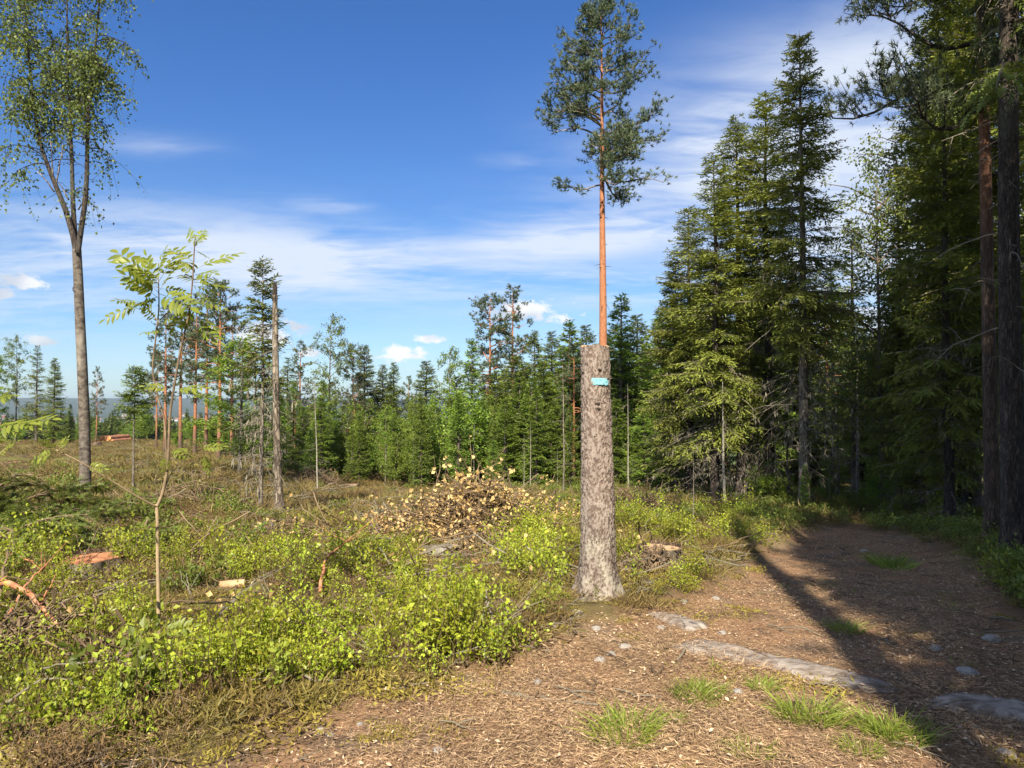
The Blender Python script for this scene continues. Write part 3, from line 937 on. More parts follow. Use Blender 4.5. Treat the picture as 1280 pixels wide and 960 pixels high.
T('pole_a', 'bare_stem', 185, 560, 20, 'short bare pole behind the young rowan', cat='dead tree')
T('pole_a', 'bare_stem', 231, 575, 14, 'dark dead stick standing in the shade of the felled ground right of the rowan', cat='dead tree', wf=.7)
# the forest wall across the clearing
GW = 'tree tops that stand out of the forest wall'
for kind, nm, px, top, d, lab, wf in (
        ('birch_a', 'birch_tree', 413, 393, 38, 'round-topped birch rising over the forest wall right of the snag', .85),
        ('pine_b', 'pine_tree', 375, 426, 42, 'dark blunt pine right of the snag in the forest wall', .9), ('spruce_mid2', 'spruce_tree', 360, 445, 40, 'dark spruce directly behind the broken snag', 1),
        ('pine_a', 'pine_tree', 441, 432, 40, 'dark pine next to the round-topped birch', .8), ('spruce_mid', 'spruce_tree', 455, 430, 41, 'full dark spruce right of the pine by the round-topped birch', 1),
        ('spruce_mid', 'spruce_tree', 478, 455, 42, 'left of the twin pointed spruces under the small white cloud', .9), ('spruce_mid', 'spruce_tree', 492, 452, 43, 'right of the twin pointed spruces under the small white cloud', .85),
        ('pine_b', 'pine_tree', 511, 470, 44, 'low grey-green pine between the twin spruces and the dense dark spruce', .8), ('spruce_mid', 'spruce_tree', 533, 450, 38, 'dense dark spruce in the lowest dip of the forest wall', 1.25),
        ('birch_b', 'aspen_tree', 562, 430, 38, 'pointed pale green aspen standing alone above the wall', .75), ('spruce_young2', 'spruce_tree', 590, 425, 37, 'narrow spruce left below the two tall pines', .8),
        ('pine_a', 'pine_tree', 612, 370, 40, 'left one of the two tall pines in front of the white cloud', .95), ('pine_b', 'pine_tree', 640, 357, 41, 'right one of the two tall pines in front of the white cloud', .95),
        ('spruce_mid', 'spruce_tree', 668, 412, 36, 'pointed spruce just right of the two tall pines', .9), ('spruce_mid', 'spruce_tree', 690, 413, 38, 'dark spruce midway between the tall pines and the high stump', .95),
        ('spruce_young2', 'spruce_tree', 712, 402, 32, 'tall fresh green spruce left of the high stump', 1.0), ('spruce_mid', 'spruce_tree', 733, 405, 34, 'spruce whose top shows left of the red pine trunk', 1.05),
        ('spruce_young2', 'spruce_tree', 776, 370, 30, 'bright pointed spruce right of the high stump and red trunk', .95), ('spruce_mid', 'spruce_tree', 797, 392, 31, 'full green spruce between the high stump and the big spruce group', 1.1),
        ('spruce_young2', 'spruce_tree', 758, 420, 36, 'spruce directly behind the top of the high stump', 1.1), ('spruce_young2', 'spruce_tree', 680, 452, 28, 'light green spruce in the wall above the withered brush', 1.15),
        ('spruce_young', 'spruce_tree', 650, 470, 27, 'small light spruce with thin pale stems around it', 1.1), ('spruce_young2', 'spruce_tree', 828, 395, 29, 'fresh green spruce at the left foot of the big spruce group', 1.15)):
    T(kind, nm, px, top, d, lab, group=GW, wf=wf * (1.25 if 'spruce' in kind else 1.1))
# big spruces at the bend of the trail
GB = 'big spruces at the bend of the trail'
T('spruce_bare', 'spruce_tree', 1004, 38, 15.6, 'tallest spruce at the trail bend with pale trunk bared below', group=GB, rz=2.0, wf=1.03)
T('spruce_hero2', 'spruce_tree', 962, 112, 17.8, 'wide drooping spruce pressed against the left of the tallest one', group=GB, rz=1.0, wf=1.09)
T('spruce_hero', 'spruce_tree', 925, 140, 18.2, 'tall spruce in the middle of the group at the trail bend', group=GB, rz=4.4, wf=1.21)
T('spruce_hero2', 'spruce_tree', 893, 190, 17.2, 'dark-trunked spruce with hanging dead boughs, left half of the group', group=GB, rz=3.0, wf=1.15)
T('spruce_hero2', 'spruce_tree', 862, 255, 18.8, 'spruce stepping down at the left side of the group', group=GB, rz=5.2, wf=1.21)
T('spruce_mid', 'spruce_tree', 845, 325, 19.5, 'lowest and leftmost spruce of the group at the trail bend', group=GB, rz=1.2, wf=1.1)
T('spruce_mid2', 'spruce_tree', 1068, 268, 22, 'thin lone spruce in the gap right of the tallest spruce', group=GB, wf=.95)
T('spruce_mid2', 'spruce_tree', 1040, 330, 24, 'smaller spruce behind the tallest one, at the edge of the gap', group=GB, wf=.9)
for px, top, d, k, lab, wf in ((866, 560, 10.8, 'pole_a', 'thin broken grey stem with a torn foot, in bilberry left of the trail', 1.0), (968, 520, 17.5, 'pole_b', 'pale birch stem in the shade under the big spruces', 1.5),
                               (985, 470, 18.5, 'pole_a', 'grey stem right of the pale birch stem under the big spruces', 1.6), (1070, 400, 20, 'pole_b', 'pale thin stem under the lone spruce in the gap', 1.2),
                               (655, 540, 20, 'pole_b', 'leftmost thin pale stem behind the withered brush', .7), (663, 528, 22, 'pole_b', 'second thin pale stem behind the withered brush', .9),
                               (704, 455, 21, 'pole_a', 'long thin bare trunk between withered brush and high stump', .95), (593, 528, 26, 'pole_a', 'short grey broken trunk sticking out of the green thicket', 2.0),
                               (697, 560, 24, 'pole_b', 'low pale stem at the forest edge left of the high stump', .8), (557, 560, 23, 'pole_a', 'twiggy dead stem at the thicket edge left of the brush', .8),
                               (785, 480, 24, 'pole_b', 'pale stem in the forest just right of the high stump', .9), (905, 470, 16.2, 'pole_b', 'grey leaning trunk inside the spruce group', 1.8),
                               (1035, 560, 17, 'pole_b', 'thin pale stem right of the tallest spruce foot', .8), (1046, 500, 19, 'pole_a', 'grey dead stem in the gap beyond the trail bend', 1.2)):
    T(k, 'bare_stem', px, top, d, lab, cat='dead tree', wf=wf)
# right-hand forest
GR = 'forest trees along the right side of the trail'
T('birch_light', 'birch_tree', 1125, 165, 19, 'airy sunlit birch left of the dark trees beside the trail', group=GR, wf=1.0)
T('birch_light', 'birch_tree', 1165, 120, 21, 'taller sunlit birch at the back of the right-hand trees', group=GR, wf=.9)
T('spruce_hero2', 'spruce_tree', 1128, 330, 16, 'middle-sized spruce in front of the sunlit birch', group=GR, wf=1.0, rz=.5)
T('spruce_near', 'spruce_tree', 1185, 60, 13.2, 'dark drooping spruce left of the two dark trunks', group=GR, wf=.9, rz=1.9)
T('spruce_near', 'spruce_tree', 1345, -160, 12.5, 'dark spruce at the right edge whose boughs reach behind the trunks', group=GR, rz=4.1)
T('spruce_hero2', 'spruce_tree', 1172, 40, 18.5, 'tall lit spruce behind the drooping one, right of the airy birch', group=GR, wf=1.05, rz=.9)
T('spruce_hero2', 'spruce_tree', 1205, -90, 17.5, 'high spruce behind and left of the reddish trunk', group=GR, wf=1.0, rz=5.0)
T('spruce_hero2', 'spruce_tree', 1262, -170, 15, 'high spruce seen between the reddish trunk and the thick trunk', group=GR, wf=1.1, rz=2.9)
T('birch_light', 'birch_tree', 1100, 215, 17, 'low airy birch right at the gap in the forest', group=GR, wf=.9, rz=2.0)
T('spruce_hero', 'spruce_tree', 1215, -60, 16, 'tall dark spruce behind the reddish trunk', group=GR, wf=1.2, rz=3.3)
T('spruce_mid', 'spruce_tree', 1150, 420, 15, 'shaded spruce low beside the trail, under the drooping one', group=GR, wf=1.3)
T('pine_near', 'pine_tree', 1238, -620, 9.6, 'pine with a straight reddish trunk and branches over the trail', group=GR, rz=.2, wf=.78)
T('spruce_trunk', 'spruce_tree', 1266, -1350, 7.9, 'thick dark trunked spruce nearest the right edge', group=GR, rz=2.6, wf=1.0)
T('spruce_mid2', 'spruce_tree', 1090, 400, 26, 'green spruce deep in the gap beyond the bend', group=GR, wf=1.2)
T('spruce_young2', 'spruce_tree', 1105, 500, 19, 'young spruce in the shade at the bend of the trail', group=GR, wf=1.2)

# trees whose shade falls on the trail
GS = 'trees beside the viewpoint that shade the trail'
SH = [('spruce_mid', 2.2, -1.7, 9.5, 'dense spruce close beside the viewpoint shading the bedrock hump', 3.4, 1.0), ('spruce_hero2', 2.3, -7.6, 17.5, 'tall spruce whose top shades the far trail', 1.1, 1.0), ('spruce_mid', 3.05, -.2, 8.5, 'low dense spruce at the right verge beside the viewpoint', .4, .95), ('pine_shade', 1.07, -3.0, 17, 'pine whose trunk throws the long shadow down the trail', .9, 1.0), ('pine_shade', 2.05, -2.6, 16.5, 'pine whose trunk throws the second shadow on the trail', 2.1, 1.0),
      ('spruce_hero2', 2.95, -1.9, 12.5, 'spruce shading the near right corner of the trail', 3.3, 1.0), ('spruce_mid', 3.6, -3.6, 14, 'dense spruce behind the one shading the near corner of the trail', 2.2, .95), ('spruce_hero2', 4.2, .4, 11, 'spruce at the right verge beside the viewpoint, next to the trail', .6, 1.0), ('spruce_hero2', 6.7, 4.1, 15, 'spruce right of the thick dark trunk, out at the side', 1.6, 1.0), ('spruce_hero2', 4.3, -7.0, 17, 'tall spruce shading the right side of the trail', 4.0, 1.2),
      ('spruce_hero2', 5.6, -3.6, 17, 'spruce shading the right-hand verge of the trail', .3, 1.3), ('spruce_hero2', 8.0, -1.0, 17, 'spruce shading the right-hand trunks', 1.3, 1.2),
      ('spruce_hero2', 6.1, 1.4, 14, 'spruce just outside the view beside the thick dark trunk', 5.3, 1.1), ('spruce_hero2', 10.5, 4.5, 16, 'spruce deep in the shade right of the view', 2.3, 1.2),
      ('spruce_hero2', 7.0, -6.5, 18, 'tallest of the shading spruces beside the viewpoint', 2.9, 1.3), ('spruce_hero2', 9.6, 1.5, 17, 'broad spruce right of the shaded verge', .9, 1.3), ('spruce_hero2', 4.4, -.6, 9.5, 'short spruce at the right-hand verge beside the viewpoint', 1.9, 1.0)]
for k, x, y, h, lab, rz, wf in SH:
    parts, H = K[k]
    put(parts, H, 'pine_tree' if 'pine' in k else 'spruce_tree', x, y, lab, group=GS, height=h, rz=rz, wf=wf)

# the rest of the forest
rs = np.random.default_rng(77)
GF, GT, GB2 = 'closed forest behind the clearing', 'young thicket in front of the forest wall', 'young spruces along the foot of the forest wall'


def low_top(px):
    """how high the closed forest reaches, read off the skyline"""
    return float(np.interp(px, [330, 400, 450, 520, 560, 620, 680, 740, 790, 830, 900, 1040, 1080, 1120, 1300], [470, 480, 476, 492, 480, 452, 440, 425, 412, 400, 330, 360, 420, 400, 250]))


for i in range(130):
    px = rs.uniform(340, 1300)
    d = rs.uniform(30, 48) if px < 860 else rs.uniform(24, 46)
    k = rs.choice(['spruce_far', 'spruce_far', 'spruce_far2', 'pine_b'] if px < 1040 else ['spruce_far', 'spruce_far2'])
    top = low_top(px) + rs.uniform(-6, 42)
    T(k, 'pine_tree' if 'pine' in k else 'spruce_tree', px, top, d, 'conifer in the closed forest, merging with its neighbours behind the clearing', group=GF, wf=rs.uniform(1.0, 1.45))
ORD = 'first second third fourth fifth sixth seventh eighth ninth tenth eleventh twelfth thirteenth fourteenth fifteenth sixteenth seventeenth eighteenth nineteenth twentieth twenty-first twenty-second twenty-third twenty-fourth twenty-fifth twenty-sixth twenty-seventh twenty-eighth twenty-ninth thirtieth thirty-first thirty-second thirty-third thirty-fourth thirty-fifth thirty-sixth'.split()
for i, px in enumerate(np.sort(rs.uniform(395, 650, 32))):
    d = rs.uniform(25, 33)
    T(['spruce_young', 'birch_b', 'spruce_young2', 'bush_a'][i % 4], ['young_spruce', 'young_birch'][i % 2], px, rs.uniform(485, 540) if px > 470 else rs.uniform(500, 545), d, 'bright green young %s in the thicket along the clearing, %s from the left' % (('spruce', 'birch')[i % 2], ORD[i]), group=GT, wf=rs.uniform(.8, 1.1))
for i, px in enumerate(np.sort(rs.uniform(350, 870, 36))):
    d = rs.uniform(23, 32)
    T(['spruce_young', 'spruce_young2'][i % 2], 'young_spruce', px, rs.uniform(468, 560), d, 'young spruce at the foot of the forest wall, %s from the left' % ORD[i], group=GB2, wf=rs.uniform(.9, 1.3))
for i, px in enumerate(np.sort(rs.uniform(195, 420, 14))):
    T('spruce_young' if i % 2 else 'bush_a', 'young_spruce' if i % 2 else 'young_birch', px, rs.uniform(505, 545), rs.uniform(30, 44), 'low young tree between the far stems at the left, %s from the left' % ORD[i], group='low young trees between the far stems', wf=1.2)
for i, px in enumerate(np.sort(rs.uniform(860, 1190, 16))):
    d = rs.uniform(14.5, 21)
    T(['bush_b', 'spruce_young', 'bush_a'][i % 3], 'young_birch' if i % 3 != 1 else 'young_spruce', px, rs.uniform(570, 605) if px < 1080 else rs.uniform(540, 600), d, 'low sapling in the shade under the big trees at the bend, %s from the left' % ORD[i], group='undergrowth saplings under the big trees', wf=1.0)
for i, px in enumerate(np.sort(rs.uniform(-60, 300, 22))):
    d = rs.uniform(75, 150)
    p = PT(px, 505, d)
    gz = g1(p[0], d)
    tz = PT(px, rs.uniform(524, 541), d)[2]
    if tz - gz > .8:
        k = ['bush_a', 'spruce_far', 'birch_b'][i % 3]
        put(K[k][0], K[k][1], 'tree', p[0], d, 'tree whose crown just shows beyond the brow of the felled hill, %s from the left' % ORD[i], group='tree tops beyond the brow', height=min(tz - gz, 9), ground=gz, wf=1.1)


# ------------------------------------------------------------------ the forked birch
def forked_birch():
    d = 13.5
    base = PT(107, 627, d)
    base[2] = g1(base[0], d) - .03
    e = empty('birch_tree', base)
    tag(e, 'tall forked birch in the felled ground, three limbs and a leafy top', 'tree')
    rs = np.random.default_rng(5)

    def W(pts, dy=0):
        P_ = np.array([PT(a, b, d + (q[0] if q else 0) + dy) for a, b, *q in pts]) - base
        # smooth by resampling
        n = len(P_)
        tt = np.linspace(0, n - 1, (n - 1) * 4 + 1)
        P2 = np.stack([np.interp(tt, np.arange(n), P_[:, i]) for i in range(3)], -1)
        for _ in range(2):
            P2[1:-1] = (P2[:-2] + 2 * P2[1:-1] + P2[2:]) / 4
        return P2
    px = d / F
    main = W([(107, 640), (107, 610), (106, 540), (103, 460), (100, 400), (98, 350), (96, 312)])
    limbs = [(W([(96, 318), (92, 295), (82, 262), (68, 228), (55, 195), (46, 160), (40, 110), (34, 50), (30, -30)], 0), 3.9),
             (W([(96, 316), (93, 285), (91, 250), (90, 205), (88, 160), (86, 110), (84, 50), (83, -60)], .1), 3.5),
             (W([(97, 316), (101, 290), (107, 250), (109, 210), (109, 170), (112, 120), (118, 70), (124, 10), (126, -60)], -.1), 3.6)]
    f = np.linspace(0, 1, len(main))
    th = 2 * math.pi
    rad = (6.9 - 1.6 * f) * px * (1 + .35 * np.exp(-f * 14))
    tm = MB().add(tubes(main, rad, 14))
    obj('trunk', tm.mesh('forked_birch_trunk', M['birch_bark'], True), e)
    cr = MB()
    ends = []
    for P_, r in limbs:
        lf = np.linspace(0, 1, len(P_))
        obj('limb', MB().add(tubes(P_, r * px * (1 - .78 * lf), 9)).mesh('forked_birch_limb', M['dark_bark'], True), e)
        ends.append((P_, r * px))
    SP, SR, C, Dd, va = [], [], [], [], []
    for P_, r in ends:
        for k in range(40):
            t = .30 + .70 * rs.random() ** .85
            c = np.array([np.interp(t, np.linspace(0, 1, len(P_)), P_[:, i]) for i in range(3)])
            a = rs.uniform(0, th)
            L = rs.uniform(.3, .95) * (1.0 if t > .45 else .6)
            dd = np.array((math.cos(a), math.sin(a) * .9, rs.uniform(.2, 1.0)))
            s = np.linspace(0, 1, 7)
            p = c + dd * (L * s)[:, None] - np.array((0, 0, .75 * L)) * (s ** 2.2)[:, None] + rs.normal(0, .02, (7, 3)) * s[:, None]
            SP.append(p)
            SR.append((.004 + .011 * L) * (1 - .8 * s))
            tone = rs.uniform(0, .4)
            if t < .60 and rs.random() < .82:
                continue
            for q in range(12):
                g = rs.uniform(.25, 1)
                c2 = np.array([np.interp(g, s, p[:, i]) for i in range(3)])
                h = rs.uniform(.2, .75)
                d2 = nrm(np.array((rs.normal(0, .5), rs.normal(0, .5), -.55)))
                p2 = c2 + d2 * (h * s)[:, None] - np.array((0, 0, .3 * h)) * (s ** 2)[:, None]
                SP.append(p2)
                SR.append(.0035 * (1 - .6 * s))
                n = rs.integers(12, 20)
                u = rs.uniform(.1, 1.05, n)
                C.append(c2 + d2 * (h * u)[:, None] - np.array((0, 0, .3 * h)) * (u ** 2)[:, None] + rs.normal(0, .045, (n, 3)))
                Dd.append(rs.normal(0, .55, (n, 3)) - np.array((0, 0, .6)))
                va.append(np.clip(tone + rs.normal(.2, .18, n), 0, 1))
    cr.add(tubes(np.array(SP), np.array(SR), 4), .25, 1)
    C = np.concatenate(C)
    sz = rs.uniform(.7, 1.2, len(C))
    cr.add(leaves(C, np.concatenate(Dd), rs.normal(0, 1, C.shape), .056 * sz, .044 * sz, .1), np.repeat(np.concatenate(va), 4))
    obj('crown', cr.mesh('forked_birch_crown', [M['birch'], M['dark_bark']]), e)
    # stray twigs low on the trunk
    SP, SR = [], []
    for a, b, c, dd_ in ((68, 240, 48, 213), (70, 235, 78, 180), (66, 226, 62, 176), (98, 262, 104, 250), (94, 355, 91, 362), (86, 250, 74, 228)):
        q0, q1 = PT(a, b, d) - base, PT(c, dd_, d - .1) - base
        s = np.linspace(0, 1, 6)
        SP.append(q0 + (q1 - q0) * s[:, None] + rs.normal(0, .015, (6, 3)) * s[:, None])
        SR.append(.016 * (1 - .6 * s))
    obj('dead_branches', MB().add(tubes(np.array(SP), np.array(SR), 5, True), .3).mesh('forked_birch_twigs', M['snag_bark'], True), e)['kind'] = 'stuff'


forked_birch()


# tall red-stemmed pine behind the high stump
T('pine_hero', 'pine_tree', 753, 0, 21.5, 'tall pine with a bare red trunk rising behind the high stump', rz=.5, wf=1.0)


# snag with a broken top
def snag():
    d = 12.6
    base = PT(347, 633, d)
    base[2] = g1(base[0], d) - .03
    e = empty('dead_tree', base)
    tag(e, 'dead grey spruce trunk with its top snapped off, on the felled ground', 'dead tree')
    rs = np.random.default_rng(9)
    pts = [(349, 640), (348, 600), (346, 540), (345, 480), (344, 430), (344, 395), (343.5, 369)]
    P_ = np.array([PT(a, b, d) for a, b in pts]) - base
    tt = np.linspace(0, len(pts) - 1, 40)
    P_ = np.stack([np.interp(tt, np.arange(len(pts)), P_[:, i]) for i in range(3)], -1)
    f = np.linspace(0, 1, 40)
    rad = (5.0 - 2.0 * f) * d / F * (1 + .5 * np.exp(-f * 18))
    v, t = tubes(P_, rad, 12, True)
    v = v + rs.normal(0, .004, v.shape)
    obj('trunk', MB().add((v, t)).mesh('snag_trunk', M['snag_bark'], True), e)
    c = P_[-1]
    sp = MB()
    for k in range(6):
        a = k * 1.05
        o_ = np.array((math.cos(a), math.sin(a), 0)) * rad[-1] * .7
        sp.add(tubes(np.array([c + o_ - (0, 0, .1), c + o_ * .9 + (0, 0, rs.uniform(.05, .16)), c + o_ * .8 + (0, 0, rs.uniform(.17, .26))]), [.02, .013, .003], 4), .3)
    obj('splinters', sp.mesh('snag_splinters', M['dark_bark']), e)
    SP, SR = [], []
    for k in range(60):
        z = rs.uniform(.5, 3.4)
        a = rs.uniform(0, 6.28)
        L = rs.uniform(.1, .6) if rs.random() < .85 else .9
        s = np.linspace(0, 1, 5)
        q = along(P_, np.array([z]))[0] + np.array((math.cos(a), math.sin(a), -.2)) * (L * s)[:, None] - np.array((0, 0, .35 * L)) * (s ** 2)[:, None]
        SP.append(q)
        SR.append(.006 * (1 - .6 * s))
        for _ in range(3):
            SP.append(q[3] + nrm(rs.normal(0, .7, 3) - np.array((0, 0, .3))) * (L * .5 * s)[:, None])
            SR.append(.0035 * (1 - .6 * s))
    obj('dead_branches', MB().add(tubes(np.array(SP), np.array(SR), 3), .35).mesh('snag_branches', M['dead_twig']), e)['kind'] = 'stuff'


snag()


# ------------------------------------------------------------------ the high stump with the paint mark
def high_stump():
    d = 6.15
    base = PT(747, 741, d)
    gz = g1(base[0], d)
    base[2] = gz
    e = empty('high_stump', base)
    tag(e, 'head-high cut spruce trunk with a pale blue paint mark near its top', 'high stump')
    top = PT(747, 433, d)[2] - gz
    prof = np.array([(-.25, 42), (-.02, 33), (.06, 28.5), (.14, 25.0), (.25, 22.2), (.45, 20.8), (.8, 20.0), (1.2, 18.9), (1.6, 17.6), (top - .03, 16.8), (top, 16.4)])
    nz, na = 400, 170
    z = np.linspace(-.25, top, nz)
    rad = np.interp(z, prof[:, 0], prof[:, 1]) * d / F
    rad = np.convolve(np.pad(rad, 6, 'edge'), np.ones(13) / 13, 'valid')
    th = np.linspace(0, 2 * math.pi, na, endpoint=False) + math.pi / 2
    TH, Z = np.meshgrid(th, z)
    Rr = rad[:, None] * np.ones_like(TH)
    root = np.exp(-np.maximum(Z, 0) / .13)
    Rr = Rr * (1 + root * .22 * np.sin(TH * 5 + .6) + .018 * np.sin(TH * 3 + Z * 1.3))
    u = TH * .15
    pl = fbm(u / .013, Z / .024, 51, 3)
    pl2 = fbm(u / .008, Z / .013, 57, 2)
    relief = sstep(.40, .58, pl) * .0080 + (pl2 - .5) * .0045 + (fbm(u / .07, Z / .12, 53, 2) - .5) * .012
    Rr = Rr + relief
    cx = np.interp(z, [0, top], [0, -.010])[:, None] + .006 * np.sin(Z * 2.3)
    V = np.stack([cx + Rr * np.cos(TH), Rr * np.sin(TH), Z + 0 * TH], -1)
    V[-1, :, 2] += .010 * np.sin(th * 3) + RNG.normal(0, .005, na)
    i = np.arange(nz - 1)[:, None] * na
    j = np.arange(na)[None]
    q0, q1 = i + j, i + (j + 1) % na
    t = np.concatenate([np.stack([q0, q1, q1 + na], -1).reshape(-1, 3), np.stack([q0, q1 + na, q0 + na], -1).reshape(-1, 3)])
    v = np.clip(sstep(.34, .62, pl) * .8 + pl2 * .3 - .05, 0, 1)
    m, n = new_mat('high_stump_bark')
    a = n.n('ShaderNodeAttribute', None, attribute_name='v').outputs['Fac']
    O = n.n('ShaderNodeTexCoord').outputs['Object']
    n1 = n.noise(n.scale(O, 1, 1, .5), 9, 4).outputs[0]
    n2 = n.noise(n.scale(O, 1, 1, .5), 130, 4, .7).outputs[0]
    zz = n.n('ShaderNodeSeparateXYZ', {0: O}).outputs[2]
    f = n.m('ADD', n.m('MULTIPLY', a, .7), n.m('MULTIPLY', n.m('SUBTRACT', n2, .5), .9), clamp=True)
    col = n.mix(f, (.100, .072, .058), n.mix(n.ss(n1, .4, .62), (.290, .245, .215), (.390, .345, .305)))
    lich_ = n.m('MULTIPLY', n.ss(n.m('ADD', n1, n.m('MULTIPLY', n2, .4)), .70, .82), n.ss(zz, .9, .2))
    col = n.mix(n.m('MULTIPLY', lich_, .3), col, (.40, .38, .29))
    warm = n.m('MULTIPLY', n.ss(zz, .50, .95), n.ss(n1, .35, .6))
    col = n.mix(n.m('MULTIPLY', warm, .2), col, (.310, .215, .185))
    bp = n.n('ShaderNodeBump', {'Strength': .7, 'Distance': .004, 'Height': n2})
    out(n, n.n('ShaderNodeBsdfPrincipled', {'Base Color': col, 'Roughness': .9, 'Specular IOR Level': .2, 'Normal': bp.outputs[0]}).outputs[0])
    obj('trunk', MB().add((V.reshape(-1, 3), t), v.ravel()).mesh('high_stump_trunk', m, True), e)
    ring = V[-1]
    cvt = np.concatenate([ring * (1, 1, 1) - (0, 0, .002), [[cx[-1, 0], 0, top - .005]]])
    ct = [(k, (k + 1) % na, na) for k in range(na)]
    obj('cut_face', MB().add((cvt, ct)).mesh('high_stump_cut', M['log_wood']), e)

    def surf(px_, py_, off):
        """point on the bark in front, seen at a place of the photograph"""
        q = PT(px_, py_, d) - base
        zz_ = q[2]
        rr = np.interp(zz_, z, rad) + .006
        xx = np.clip(q[0] + .008, -rr * .98, rr * .98)
        return np.array((xx, -(math.sqrt(rr * rr - xx * xx) + off), zz_))
    fr = np.random.default_rng(12)
    nf = 1500
    fz = fr.uniform(.12, top - .02, nf)
    fa = fr.uniform(math.pi * .85, math.pi * 2.15, nf)
    frr = np.interp(fz, z, rad) * (1 + .016 * np.exp(-fz / .13)) + .003
    fo = np.stack([np.cos(fa), np.sin(fa), 0 * fa], -1)
    fc = fo * frr[:, None] + np.stack([np.interp(fz, [0, top], [0, -.010]) + .006 * np.sin(fz * 2.3), 0 * fz, fz], -1)
    fd = np.stack([fr.normal(0, .25, nf), fr.normal(0, .25, nf), np.where(fr.random(nf) < .6, 1.0, -1.0)], -1) + fo * .16
    ofl = obj('bark_flakes', MB().add(leaves(fc, fd, fo, fr.uniform(.012, .034, nf), fr.uniform(.008, .018, nf), .06), np.repeat(np.clip(fr.normal(.55, .25, nf), 0, 1), 4)).mesh('high_stump_flakes', m), e)
    ofl['kind'] = 'stuff'
    # daubed paint: ragged strokes that follow the bark
    rs = np.random.default_rng(3)
    pm = MB()
    for x in np.arange(735.6, 757.2, .55):
        for y0, y1 in ((473.4, 476.4), (475.6, 478.9), (478.2, 481.2)):
            if rs.random() < (.12 if 738 < x < 755 else .45):
                continue
            a0, a1 = y0 + rs.normal(0, .35), y1 + rs.normal(0, .55)
            o1, o2 = rs.uniform(.005, .008, 2)
            w1 = rs.uniform(.5, .8)
            pm.add((np.array([surf(x - w1, a0, o1), surf(x + w1, a0 + rs.normal(0, .3), o2), surf(x + w1, a1, o2), surf(x - w1, a1 + rs.normal(0, .3), o1)]), [(0, 3, 2), (0, 2, 1)]))
    obj('paint_mark', pm.mesh('paint_mark', M['paint']), e)
    for px_, py_, r in ((744, 505, .020), (744.5, 511, .016), (746, 463, .014), (741, 545, .010)):
        c = surf(px_, py_, .004)
        th_ = np.linspace(0, 2 * math.pi, 11)[:-1]
        ringo = [c + np.array((math.cos(q) * r * 1.2, 0, math.sin(q) * r * .7)) * rs.uniform(.8, 1.2) for q in th_]
        obj('knot', MB().add((np.array([c + (0, -.006, 0)] + ringo), [(0, 1 + k, 1 + (k + 1) % 10) for k in range(10)])).mesh('knot', M['dark_hole']), e)
    SP = []
    for k in range(16):
        zz_ = rs.uniform(.3, top)
        a_ = rs.uniform(math.pi, 2 * math.pi)
        r_ = np.interp(zz_, z, rad)
        s = np.linspace(0, 1, 4)
        SP.append(np.array((math.cos(a_) * r_, math.sin(a_) * r_, zz_)) + np.array((math.cos(a_), math.sin(a_), .2)) * (rs.uniform(.015, .045) * s)[:, None])
    obj('twig_stubs', MB().add(tubes(np.array(SP), [.004, .0035, .003, .001], 4), .3).mesh('twig_stubs', M['dead_twig']), e)


high_stump()


# ------------------------------------------------------------------ young rowan
def leaf_mesh(name, seed, pairs=6):
    rs = np.random.default_rng(seed)
    mb = MB()
    s = np.linspace(0, 1, 7)
    droop = -.10 * s ** 2
    mb.add(tubes(np.stack([s, 0 * s, droop], -1), .006 * (1 - .6 * s), 4), .25)

    def leaflet(c, d, L, W):
        d = nrm(np.asarray(d, float))
        sd = nrm(np.cross(d, (0, 0, 1)))
        n = np.cross(sd, d)
        prof = [(0, .0), (.18, .62), (.45, 1.0), (.75, .72), (1, 0)]
        V, Tt = [], []
        for f, w in prof:
            sag = -.16 * f * f * L
            mid = c + d * L * f + np.array((0, 0, sag))
            V += [mid - sd * W * .5 * w + n * W * .16 * w, mid, mid + sd * W * .5 * w + n * W * .16 * w]
        for k in range(4):
            a = 3 * k
            Tt += [(a, a + 1, a + 4), (a, a + 4, a + 3), (a + 1, a + 2, a + 5), (a + 1, a + 5, a + 4)]
        mb.add((np.array(V), Tt), np.clip(.45 + rs.normal(0, .2), 0, 1))
    for k in range(pairs):
        f = .24 + .70 * k / (pairs - .4)
        c = np.array((f, 0, -.10 * f * f))
        L = .27 * (1 - .25 * abs(f - .55) / .45) * rs.uniform(.9, 1.1)
        for sg in (-1, 1):
            leaflet(c, (.60 + rs.normal(0, .08), sg * .85, rs.normal(-.10, .16)), L * 1.12, L * .44)
    leaflet(np.array((.98, 0, -.097)), (1, 0, -.2), .25, .09)
    return mb.mesh(name, [M['rowan']])


LEAF = [leaf_mesh('rowan_leaf', 60 + k, p) for k, p in enumerate((6, 6, 5))]


def rowan_leaf(e, base, a, b, Y, dy=0.0, roll=0.0):
    rs = RNG
    p0 = PT(a[0], a[1], Y) - base
    p1 = PT(b[0], b[1], Y + dy) - base
    x = p1 - p0
    L = float(np.linalg.norm(x))
    X = Vector(x).normalized()
    up = Vector((rs.normal(0, .25), -1.0 + rs.normal(0, .3), 1)).normalized()
    Yv = up.cross(X).normalized()
    Zv = X.cross(Yv)
    m = Matrix((X, Yv, Zv)).transposed() @ Matrix.Rotation(roll, 3, 'X')
    o = obj('leaf', LEAF[int(rs.integers(0, 3))], e)
    o.matrix_basis = Matrix.Translation(Vector(p0)) @ m.to_4x4() @ Matrix.Diagonal((L, L, L, 1))
    return o


